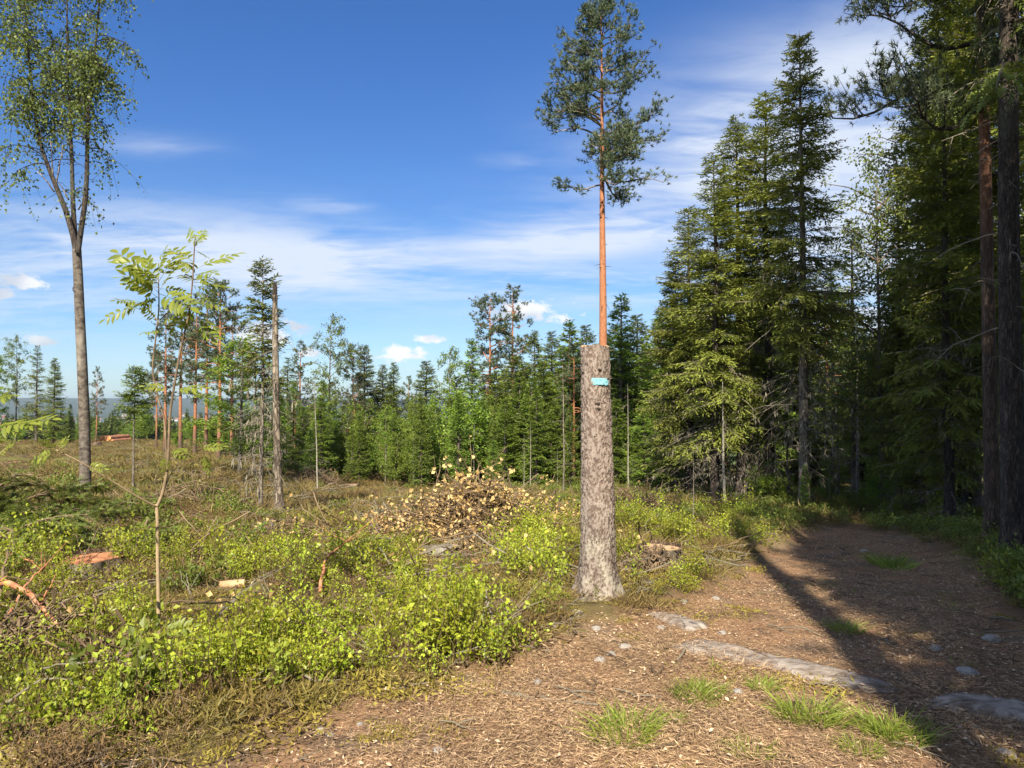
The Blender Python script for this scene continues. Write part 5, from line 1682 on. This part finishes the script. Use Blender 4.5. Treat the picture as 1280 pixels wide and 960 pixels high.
# ------------------------------------------------------------------ small plants
def blades(n, L, spread, w_, seed, droop=.5):
    rs = np.random.default_rng(seed)
    a = rs.uniform(0, 6.28, n)
    q = np.sqrt(rs.random(n)) * spread
    b = np.stack([np.cos(a) * q, np.sin(a) * q, 0 * q - .01], -1)
    d = np.stack([np.cos(a + rs.normal(0, .6, n)) * rs.uniform(.1, .8, n), np.sin(a + rs.normal(0, .6, n)) * rs.uniform(.1, .8, n), np.ones(n)], -1)
    d = nrm(d)
    ln = L * rs.uniform(.4, 1.1, n)
    sd = nrm(np.cross(d, rs.normal(0, 1, (n, 3))))
    V = []
    for f, w in ((0, 1), (.4, .9), (.75, .6)):
        c = b + d * (ln * f)[:, None] + (d * (1, 1, 0)) * (ln * droop * f * f)[:, None] - np.array((0, 0, 1)) * (ln * droop * .5 * f * f)[:, None]
        V += [c - sd * w_ * w / 2, c + sd * w_ * w / 2]
    f = 1.0
    V.append(b + d * ln[:, None] + (d * (1, 1, 0)) * (ln * droop)[:, None] - np.array((0, 0, 1)) * (ln * droop * .5)[:, None])
    V = np.stack(V, 1)
    T0 = np.array([(0, 1, 3), (0, 3, 2), (2, 3, 5), (2, 5, 4), (4, 5, 6)])
    t = (np.arange(n)[:, None, None] * 7 + T0[None]).reshape(-1, 3)
    return (V.reshape(-1, 3), t), np.repeat(rs.uniform(0, 1, n), 7)


GM = []
for k in range(3):
    vt, a = blades(190, .18, .095, .0046, 80 + k)
    GM.append(MB().add(vt, a).mesh('grass_tuft', M['grass']))
for k, (px, py, s, lab) in enumerate((
        (778, 925, 1.0, 'bright grass tuft at bottom centre of the trail'), (792, 912, .8, 'smaller grass tuft growing into the bottom centre one'), (868, 872, .75, 'grass tuft nearest the long bedrock ridge'),
        (885, 868, .6, 'thin grass tuft right beside the one nearest the bedrock'), (1008, 900, 1.05, 'tall bright grass tuft in front of the shade'), (1030, 905, .7, 'short grass tuft at the right side of the tall bright one'),
        (1100, 915, .8, 'grass tuft half in the shade, right'), (1125, 925, .95, 'grass tuft furthest right in the sun edge'), (952, 862, .55, 'small dim grass tuft under the bedrock ridge'),
        (940, 945, .6, 'small grass tuft at the bottom edge'), (875, 885, .45, 'tiny grass tuft in front of the bedrock ones'), (1058, 790, .7, 'grass tuft on the sunlit strip between the shadow bands'),
        (1105, 706, 1.3, 'grass patch on the hump of the far trail'), (1120, 712, 1.2, 'second grass patch on the hump of the far trail'), (840, 905, .4, 'tiny grass tuft right of the bottom centre tuft'), (1075, 940, .6, 'low grass tuft at the bottom edge, right'))):
    g = GP(px, py, G)
    o = obj('grass_tuft', GM[k % 3], loc=(g[0], g[1], g1(*g)))
    o.scale = (s * 1.35, s * 1.35, s * 1.0)
    o.rotation_euler = (0, 0, k * 2.1)
    tag(o, lab, 'grass tuft', 'grass tufts on the trail')


def shrublet(seed, h, stems, lps, leaf, lw, matn, name, spread=.13, lean=.35, tw='brown_twig'):
    """a low shrub: upright stems set with small leaves"""
    rs = np.random.default_rng(seed)
    mb = MB()
    for k in range(stems):
        a = rs.uniform(0, 6.28)
        b = np.array((math.cos(a), math.sin(a), 0)) * spread * math.sqrt(rs.random())
        d = nrm(np.array((rs.normal(0, lean), rs.normal(0, lean), 1)))
        H = h * rs.uniform(.55, 1.1)
        s = np.linspace(0, 1, 4)
        P_ = b + d * (H * s)[:, None] + rs.normal(0, .015, (4, 3)) * s[:, None]
        mb.add(tubes(P_, .0024 * (1 - .6 * s), 3), .3, 1)
        n = int(lps * rs.uniform(.7, 1.3))
        q = rs.uniform(.25, 1.05, n)
        c = b + d * (H * q)[:, None] + rs.normal(0, .028, (n, 3))
        dd = rs.normal(0, .8, (n, 3)) + np.array((0, 0, .55))
        sz = rs.uniform(.6, 1.25, n)
        mb.add(leaves(c, dd, rs.normal(0, .8, (n, 3)) + np.array((0, 0, .8)), leaf * sz, lw * sz, .14), np.repeat(np.clip(.25 + .5 * q + rs.normal(0, .15, n), 0, 1), 4))
    return mb.mesh(name, [M[matn], M[tw]])


def twiggy(seed, h, n, matn, name, w_=.010, spread=.2, flat=.6):
    """a low mat of thin shoots"""
    rs = np.random.default_rng(seed)
    b = rs.normal(0, spread * .55, (n, 3)) * (1, 1, 0) + np.array((0, 0, 1)) * rs.uniform(0, .3 * h, (n, 1))
    d = nrm(rs.normal(0, flat, (n, 3)) * (1, 1, .5) + np.array((0, 0, .55)))
    c = b
    mb = MB()
    mb.add(leaves(c, d, rs.normal(0, 1, (n, 3)), h * rs.uniform(.4, 1.1, n), w_, .1, .35), np.repeat(rs.uniform(0, 1, n), 4))
    return mb.mesh(name, [M[matn]])


def scatter(name, label, cat, meshes, P_, rot, scl, seed=0):
    """very many small plants: one object whose points each carry a copy"""
    me = bpy.data.meshes.new(name)
    n = len(P_)
    me.vertices.add(n)
    me.vertices.foreach_set('co', np.asarray(P_, np.float32).ravel())
    for nm, typ, val in (('rot', 'FLOAT_VECTOR', rot), ('scl', 'FLOAT', scl), ('pick', 'INT', np.random.default_rng(seed).integers(0, len(meshes), n))):
        at = me.attributes.new(nm, typ, 'POINT')
        at.data.foreach_set('vector' if typ == 'FLOAT_VECTOR' else 'value', np.asarray(val, np.int32 if typ == 'INT' else np.float32).ravel())
    me.update()
    o = obj(name, me)
    tag(o, label, cat, None, 'stuff')
    ng = bpy.data.node_groups.new(name, 'GeometryNodeTree')
    ng.interface.new_socket('Geometry', in_out='INPUT', socket_type='NodeSocketGeometry')
    ng.interface.new_socket('Geometry', in_out='OUTPUT', socket_type='NodeSocketGeometry')
    N, Lk = ng.nodes, ng.links
    gi, go = N.new('NodeGroupInput'), N.new('NodeGroupOutput')
    iop = N.new('GeometryNodeInstanceOnPoints')
    Lk.new(gi.outputs[0], iop.inputs['Points'])
    join = N.new('GeometryNodeJoinGeometry')
    for m_ in meshes:
        src = bpy.data.objects.new(m_.name, m_)           # only a source of geometry, never linked to the scene
        oi = N.new('GeometryNodeObjectInfo')
        oi.inputs['Object'].default_value = src
        oi.inputs['As Instance'].default_value = True
        Lk.new(oi.outputs['Geometry'], join.inputs[0])
    Lk.new(join.outputs[0], iop.inputs['Instance'])
    iop.inputs['Pick Instance'].default_value = True
    for nm, sock, typ in (('pick', 'Instance Index', 'INT'), ('rot', 'Rotation', 'FLOAT_VECTOR'), ('scl', 'Scale', 'FLOAT')):
        na = N.new('GeometryNodeInputNamedAttribute')
        na.data_type = typ
        na.inputs['Name'].default_value = nm
        Lk.new(na.outputs['Attribute'], iop.inputs[sock])
    Lk.new(iop.outputs[0], go.inputs[0])
    md = o.modifiers.new('spread', 'NODES')
    md.node_group = ng
    return o


def wedge(n, d0, d1, seed, half=41, power=1.0):
    """points on the ground ahead, evenly thinning with distance"""
    rs = np.random.default_rng(seed)
    u = rs.random(n)
    e = 2 - power
    d = (d0 ** e + u * (d1 ** e - d0 ** e)) ** (1 / e)
    a = np.radians(rs.uniform(-half, half, n))
    return d * np.tan(a), d, rs


def spread(name, label, cat, meshes, n, d0, d1, dens, seed, s0, s1, power=1.3, tilt=.12, sink=.0, avoid=0, grow=0):
    x, y, rs = wedge(n, d0, d1, seed, power=power)
    z = G(x, y)
    px, py = PIX(x, y, z)
    tm = trailmask(x, y)
    k = rs.random(n) < np.clip(dens(x, y, px, py, tm), 0, 1)
    k &= (np.hypot(x - .70, y - 6.15) > (.85 if name == 'slash_twigs' else .20))
    if avoid:
        for ex, ey, rx, ry in ((112, 712, 46, 18), (548, 705, 30, 14), (290, 742, 30, 14), (824, 714, 32, 14), (30, 775, 50, 30), (747, 750, 30, 14), (332, 662, 18, 8), (592, 640, 60, 20)):
            k &= ((px - ex) / rx) ** 2 + ((py - ey) / ry) ** 2 > 1
    x, y, z = x[k], y[k], z[k]
    m_ = len(x)
    scl = rs.uniform(s0, s1, m_) * (.30 + 1.45 * fbm(x * 2.6, y * 2.6, seed + 40, 2) ** 1.2)
    if grow:
        scl = scl * (.55 + .55 * sstep(4, 16, y))
    rot = np.stack([rs.normal(0, tilt, m_), rs.normal(0, tilt, m_), rs.uniform(0, 6.28, m_)], -1)
    scatter(name, label, cat, meshes, np.stack([x, y, z - sink], -1), rot, scl, seed)
    print('SCATTER', name, m_)


def band(v, a, b, soft):
    return sstep(a - soft, a, v) * (1 - sstep(b, b + soft, v))


def d_bilberry(x, y, px, py, tm):
    n = fbm(x * 1.1, y * 1.1, 91, 3)
    left = (1 - sstep(560, 700, px + (py - 780) * -.9)) * sstep(672, 712, py) * sstep(-60, 60, px - (py - 700) * .10)
    left = left * sstep(.47, .62, n + .06 * band(py, 700, 830, 30)) * (.35 + .65 * sstep(.35, .55, fbm(x * 3.1, y * 3.1, 98, 2)))
    right = band(px, 772, 925, 25) * band(py, 640, 745, 10) * .8 * sstep(.36, .58, n)
    mid = band(px, 640, 730, 20) * band(py, 655, 735, 12) * .75 * sstep(.38, .5, n)
    strays = .35 * sstep(.52, .62, fbm(x * 2.4, y * 2.4, 88, 2)) * (1 - sstep(700, 760, px)) * (1 - sstep(.55, .9, tm)) * sstep(690, 720, py)
    return np.maximum(np.maximum(np.maximum(left, right), mid) * (1 - sstep(.15, .6, tm)), strays)


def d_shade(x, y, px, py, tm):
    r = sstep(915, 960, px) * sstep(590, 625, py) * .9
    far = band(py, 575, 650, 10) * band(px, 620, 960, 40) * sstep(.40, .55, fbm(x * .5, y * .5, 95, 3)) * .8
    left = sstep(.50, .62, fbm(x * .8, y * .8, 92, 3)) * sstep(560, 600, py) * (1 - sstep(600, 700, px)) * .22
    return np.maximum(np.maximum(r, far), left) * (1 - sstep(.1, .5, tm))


def d_scrub(x, y, px, py, tm):
    return sstep(.40, .58, fbm(x * .5, y * .5, 93, 4)) * (1 - sstep(.1, .5, tm)) * (1 - sstep(900, 960, px) * .6)


def d_heather(x, y, px, py, tm):
    return (1 - .75 * sstep(.42, .58, fbm(x * .5, y * .5, 93, 4))) * (1 - sstep(.2, .7, tm)) * (1 - sstep(880, 960, px) * .7)


def d_moss(x, y, px, py, tm):
    edge = np.exp(-((tm - .45) / .33) ** 2)
    spot = sstep(.52, .64, fbm(x * 1.4, y * 1.4, 94, 3))
    return np.maximum(edge * (.4 + .6 * spot), (1 - tm) * (.25 + .5 * spot)) * (1 - sstep(960, 1010, px) * .7)


BB = [shrublet(100 + k, (.17, .30, .26, .34)[k], (10, 6, 7, 4)[k], (22, 28, 26, 32)[k], .026, .0165, 'bilberry', 'bilberry_shrub', .12, (.35, .16, .2, .14)[k]) for k in range(4)]
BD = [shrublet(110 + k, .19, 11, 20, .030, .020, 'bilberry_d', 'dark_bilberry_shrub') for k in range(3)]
HE = [twiggy(120 + k, .12, 190, 'heather', 'heather_mat', .007, .2, .9) for k in range(3)]
SCR = [twiggy(130 + k, .12, 170, 'scrub', 'olive_mat', .012, .2, .9) for k in range(3)]
MO = [twiggy(140 + k, .034, 240, 'moss', 'moss_mat', .008, .13, 1.3) for k in range(3)]
STW = []
for k in range(3):
    vt, a = blades(40, .12, .10, .0032, 150 + k, .8)
    STW.append(MB().add(vt, a).mesh('dry_grass', M['straw']))
spread('bilberry_undergrowth', 'bright yellow-green bilberry covering the felled ground in front and around the stumps', 'undergrowth', BB, 7000, 3.3, 15, d_bilberry, 1, .6, 1.3, 1.2, avoid=1)
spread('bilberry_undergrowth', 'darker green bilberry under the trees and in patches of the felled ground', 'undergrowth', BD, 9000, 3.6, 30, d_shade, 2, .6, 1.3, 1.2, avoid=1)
spread('scrub_undergrowth', 'low olive green scrub on the felled ground', 'undergrowth', SCR, 8500, 3.4, 62, d_scrub, 3, .7, 1.7, 1.25, sink=.01, avoid=1, grow=1)
spread('heather_undergrowth', 'brown heather and needle scrub on the felled ground', 'undergrowth', HE, 9500, 3.2, 62, d_heather, 4, .7, 1.6, 1.25, sink=.01, avoid=1, grow=1)
DRY = [shrublet(115 + k, .17, 12, 16, .024, .005, 'dead_needles', 'dry_shrub', .15, .6) for k in range(3)]
spread('dry_undergrowth', 'rusty brown dead shoots and twigs between the bilberry', 'undergrowth', DRY, 2300, 3.0, 14, lambda x, y, px, py, tm: (1 - sstep(.2, .6, tm)) * sstep(.46, .60, fbm(x * 1.3 + 5, y * 1.3, 99, 3)) * (1 - sstep(880, 960, px)), 13, .5, 1.3, 1.3, .3, avoid=1)
spread('moss', 'golden brown moss along the trail edge and between the bilberry', 'moss', MO, 6000, 2.3, 16, d_moss, 5, .6, 1.3, 1.3, sink=.008)
spread('dry_grass', 'straw-coloured dry grass scattered on the felled ground', 'grass', STW, 2600, 3.2, 30, lambda x, y, px, py, tm: (1 - sstep(.3, .8, tm)) * .8 * (1 - sstep(940, 1000, px)), 6, .6, 1.3, 1.3)
SPG = []
for k in range(2):
    vt, a = blades(14, .08, .05, .0035, 160 + k, .6)
    SPG.append(MB().add(vt, a).mesh('sparse_grass', M['grass']))
spread('sparse_grass', 'sparse short grass shoots on the needle litter', 'grass', SPG, 900, 2.4, 9, lambda x, y, px, py, tm: tm * sstep(.5, .64, fbm(x * 1.3, y * 1.3, 96, 3)) * sstep(640, 800, px) * band(px, 640, 1200, 60), 7, .6, 1.2, 1.3)


def litter():
    rs = np.random.default_rng(170)

    def patch(n, L, w_, matn, name, flat):
        c = np.stack([rs.uniform(-.3, .3, n), rs.uniform(-.3, .3, n), rs.uniform(0, .012, n)], -1)
        d = np.stack([rs.normal(0, 1, n), rs.normal(0, 1, n), rs.normal(0, flat, n)], -1)
        return MB().add(leaves(c, d, rs.normal(0, .3, (n, 3)) + np.array((0, 0, 1)), L * rs.uniform(.5, 1.2, n), w_ * rs.uniform(.6, 1.3, n), .1), np.repeat(rs.uniform(0, 1, n), 4)).mesh(name, [M[matn]])
    M['needle_litter'] = foliage('needle_litter', (0.130, 0.076, 0.044), (0.600, 0.410, 0.240), .05, .8, .3)
    M['chip_litter'] = foliage('bark_chips', (0.150, 0.085, 0.058), (0.680, 0.500, 0.350), .05, .8, .3)
    A = [patch(380, .042, .0026, 'needle_litter', 'needle_litter', .12) for _ in range(3)]
    B = [patch(26, .022, .011, 'chip_litter', 'bark_chips', .25) for _ in range(3)]

    def dl(x, y, px, py, tm):
        return (sstep(.15, .6, tm) * .9 + .1) * (.25 + .75 * sstep(.36, .60, fbm(x * 1.1, y * 1.1, 55, 3)))
    spread('needle_litter', 'brown fallen needles strewn over the trail', 'needle litter', A, 3600, 2.2, 14, dl, 8, .8, 1.3, 1.5, .03, sink=-.003)
    spread('bark_litter', 'pale bark chips and leaf scraps strewn over the trail', 'bark litter', B, 3200, 2.2, 14, dl, 9, .7, 1.3, 1.5, .03, sink=-.003)
    tw = [MB().add(tubes(np.array([[(-.08, 0, .004), (-.02, .012, .01), (.03, .0, .012), (.09, .02, .004)], [(.0, .0, .008), (.02, .03, .014), (.05, .05, .02), (.06, .08, .015)]]), [.003, .0035, .003, .0015], 4), .2 + .3 * k).mesh('twig_litter', [M['dead_twig' if k else 'brown_twig']]) for k in range(2)]
    spread('twig_litter', 'small broken twigs over the trail and the felled ground', 'twig litter', tw, 5200, 2.2, 26, lambda x, y, px, py, tm: .10 + .9 * (1 - tm), 10, .5, 1.7, 1.35, .2, sink=-.01)
    qs = np.linspace(-.5, .5, 9)
    bt = [MB().add(tubes(np.stack([np.stack([qs * l, .10 * l * np.sin(qs * rs.uniform(2, 5) + rs.uniform(0, 6)) + rs.normal(0, .006, 9), .05 + .07 * l * np.sin(qs * 3 + rs.uniform(0, 6)) + rs.normal(0, .005, 9)], -1) for l in (.7, 1.0, .45, .3)]) + rs.normal(0, .12, (4, 1, 3)) * (1, 1, .2), .0062 * np.linspace(1, .3, 9)[None].repeat(4, 0), 5), .45 + .2 * k).mesh('slash_twigs', [M['dead_twig' if k % 2 else 'brown_twig']]) for k in range(4)]
    spread('slash_twigs', 'cut grey and brown twigs lying all over the felled ground', 'slash', bt, 2500, 4.3, 50, lambda x, y, px, py, tm: (1 - sstep(.1, .4, tm)) * (1 - sstep(760, 960, px) * .8) * .9, 11, .5, 1.3, 1.2, .25, sink=0)
    wl = [patch(14, .06, .042, 'dry_leaf', 'withered_leaves', .6) for _ in range(2)]
    spread('withered_leaf_litter', 'withered beige leaves blown over the felled ground', 'leaf litter', wl, 420, 4.5, 16, lambda x, y, px, py, tm: (1 - tm) * band(py, 640, 740, 25) * band(px, 250, 740, 60) * sstep(.45, .6, fbm(x, y, 97, 3)), 12, .7, 1.4, 1.2, .3, sink=-.05)


litter()

# ferns and seedlings that stand alone
sp_ = shrublet(200, .30, 5, 26, .045, .022, 'rowan', 'leafy_seedling', .05, .2)
for k, (px, py, s, lab) in enumerate(((135, 945, .8, 'upright seedling in the lower left corner of the felled ground'), (350, 868, .9, 'leafy upright shoot at the litter edge left of centre'), (690, 772, .8, 'bright leafy shoots on the bank left of the high stump'),
                                      (672, 775, .7, 'smaller leafy shoots beside those left of the high stump'), (742, 752, .55, 'leafy shoots growing against the foot of the high stump'), (1170, 650, 1.3, 'leafy plant in the shade right of the bend'),
                                      (1130, 640, 1.2, 'bushy plant in the shade at the right of the bend'), (1240, 730, 1.0, 'leafy plant on the right verge below the trunks'), (1262, 745, .9, 'leafy plant at the right edge on the verge'))):
    g = GP(px, py, G)
    o = obj('seedling', sp_, loc=(g[0], g[1], g1(*g)))
    o.scale = (s,) * 3
    o.rotation_euler = (0, 0, k)
    tag(o, lab, 'plant', 'leafy seedlings')


# ------------------------------------------------------------------ the valley: far woods and farms
def valley():
    rs = np.random.default_rng(300)
    n = 9000
    a = np.radians(rs.uniform(-40, -12, n))
    d = np.exp(rs.uniform(math.log(170), math.log(2900), n))
    x, y = np.sin(a) * d, np.cos(a) * d
    f = fbm(x / 160, y / 160, 301, 3)
    k = (f > .47) | (d < 700)
    x, y, d = x[k], y[k], d[k]
    con = []
    for q in range(2):
        r2 = np.random.default_rng(310 + q)
        m = 110
        z = np.sort(r2.uniform(.08, 1, m))
        aa = r2.uniform(0, 6.28, m)
        b = np.stack([0 * z, 0 * z, z * 10], -1)
        dd = np.stack([np.cos(aa), np.sin(aa), -.35 + 0 * aa], -1)
        con.append(MB().add(leaves(b, dd, np.array((0, 0, 1)) + r2.normal(0, .3, (m, 3)), (1.02 - z) * 2.6 * r2.uniform(.7, 1.2, m) + .1, 1.3, .1), np.repeat(r2.uniform(0, .5, m), 4)).mesh('valley_tree', [M['spruce']]))
    m_ = len(x)
    scatter('valley_woods', 'dark woods filling the valley below the distant ridge', 'forest', con, np.stack([x, y, G(x, y) - .2], -1), np.stack([0 * x, 0 * x, rs.uniform(0, 6, m_)], -1), rs.uniform(.6, 1.1, m_) * np.where(d < 400, .8, 1), 5)
    mw = plain('white_house_paint', (.62, .60, .57), (.80, .79, .77), .5)
    mr = plain('red_house_paint', (.26, .06, .04), (.34, .09, .06), .5)
    mt = plain('roof_tiles', (.10, .06, .05), (.22, .12, .09), .5)
    mg = plain('dark_window', (.03, .035, .04), (.06, .065, .07), 1.0, .2)
    for i in range(26):
        px = rs.uniform(118, 345) if i < 20 else rs.uniform(-40, 118)
        dd = rs.uniform(1500, 2700)
        p = PT(px, 505, dd)
        gz = g1(p[0], dd)
        L, W, Hh = rs.uniform(10, 26), rs.uniform(8, 12), rs.uniform(4.5, 7)
        white = rs.random() < .68
        e = empty('farm_house', (p[0], dd, gz), rs.uniform(-.7, .7))
        tag(e, ('tiny white' if white else 'tiny red') + ' house with a dark roof among the fields of the far valley', 'house', ('white' if white else 'red') + ' houses in the far valley')
        v = np.array([(sx * L / 2, sy * W / 2, z) for z in (-1, Hh) for sx, sy in ((-1, -1), (1, -1), (1, 1), (-1, 1))] + [(-L / 2, 0, Hh + W * .4), (L / 2, 0, Hh + W * .4)])
        t = [(0, 1, 5), (0, 5, 4), (1, 2, 6), (1, 6, 5), (2, 3, 7), (2, 7, 6), (3, 0, 4), (3, 4, 7), (4, 7, 8), (5, 9, 6)]
        obj('wall', MB().add((v, t)).mesh('house_wall', mw if white else mr), e)
        o_ = .6
        rv = []
        for sg in (-1, 1):
            for dz in (.05, .4):
                rv += [(-L / 2 - o_, sg * (W / 2 + o_), Hh - .25 + dz), (L / 2 + o_, sg * (W / 2 + o_), Hh - .25 + dz), (L / 2 + o_, 0, Hh + W * .4 + dz), (-L / 2 - o_, 0, Hh + W * .4 + dz)]
        rt = []
        for q in (0, 4, 8, 12):
            rt += [(q, q + 1, q + 2), (q, q + 2, q + 3)]
        obj('roof', MB().add((np.array(rv), rt)).mesh('house_roof', mt), e)
        for q in range(3):
            cx = (q - 1) * L * .28
            wv = [(cx - .7, -W / 2 - .05, 1.2), (cx + .7, -W / 2 - .05, 1.2), (cx + .7, -W / 2 - .05, 2.8), (cx - .7, -W / 2 - .05, 2.8)]
            obj('window', MB().add((np.array(wv), [(0, 1, 2), (0, 2, 3)])).mesh('house_window', mg), e)


valley()


# ------------------------------------------------------------------ the air between here and the ridge
def haze():
    zmin, zmax = -62.0, 75.0
    r = 9000
    v = np.array([(sx * r, sy * r, z) for z in (zmin, zmax) for sx, sy in ((-1, -1), (1, -1), (1, 1), (-1, 1))])
    t = [(0, 2, 1), (0, 3, 2), (4, 5, 6), (4, 6, 7), (0, 1, 5), (0, 5, 4), (1, 2, 6), (1, 6, 5), (2, 3, 7), (2, 7, 6), (3, 0, 4), (3, 4, 7)]
    m, n = new_mat('haze_air')
    pv = n.n('ShaderNodeVolumePrincipled', {'Color': (.70, .85, 1.0, 1), 'Density': 1.3e-4, 'Anisotropy': .2})
    n.t.links.new(pv.outputs[0], n.n('ShaderNodeOutputMaterial').inputs['Volume'])
    o = obj('haze', MB().add((v, t)).mesh('haze', m))
    tag(o, 'thin blue haze lying over the distant valley and ridge', 'haze', None, 'stuff')


HAZE = True
if HAZE:
    haze()
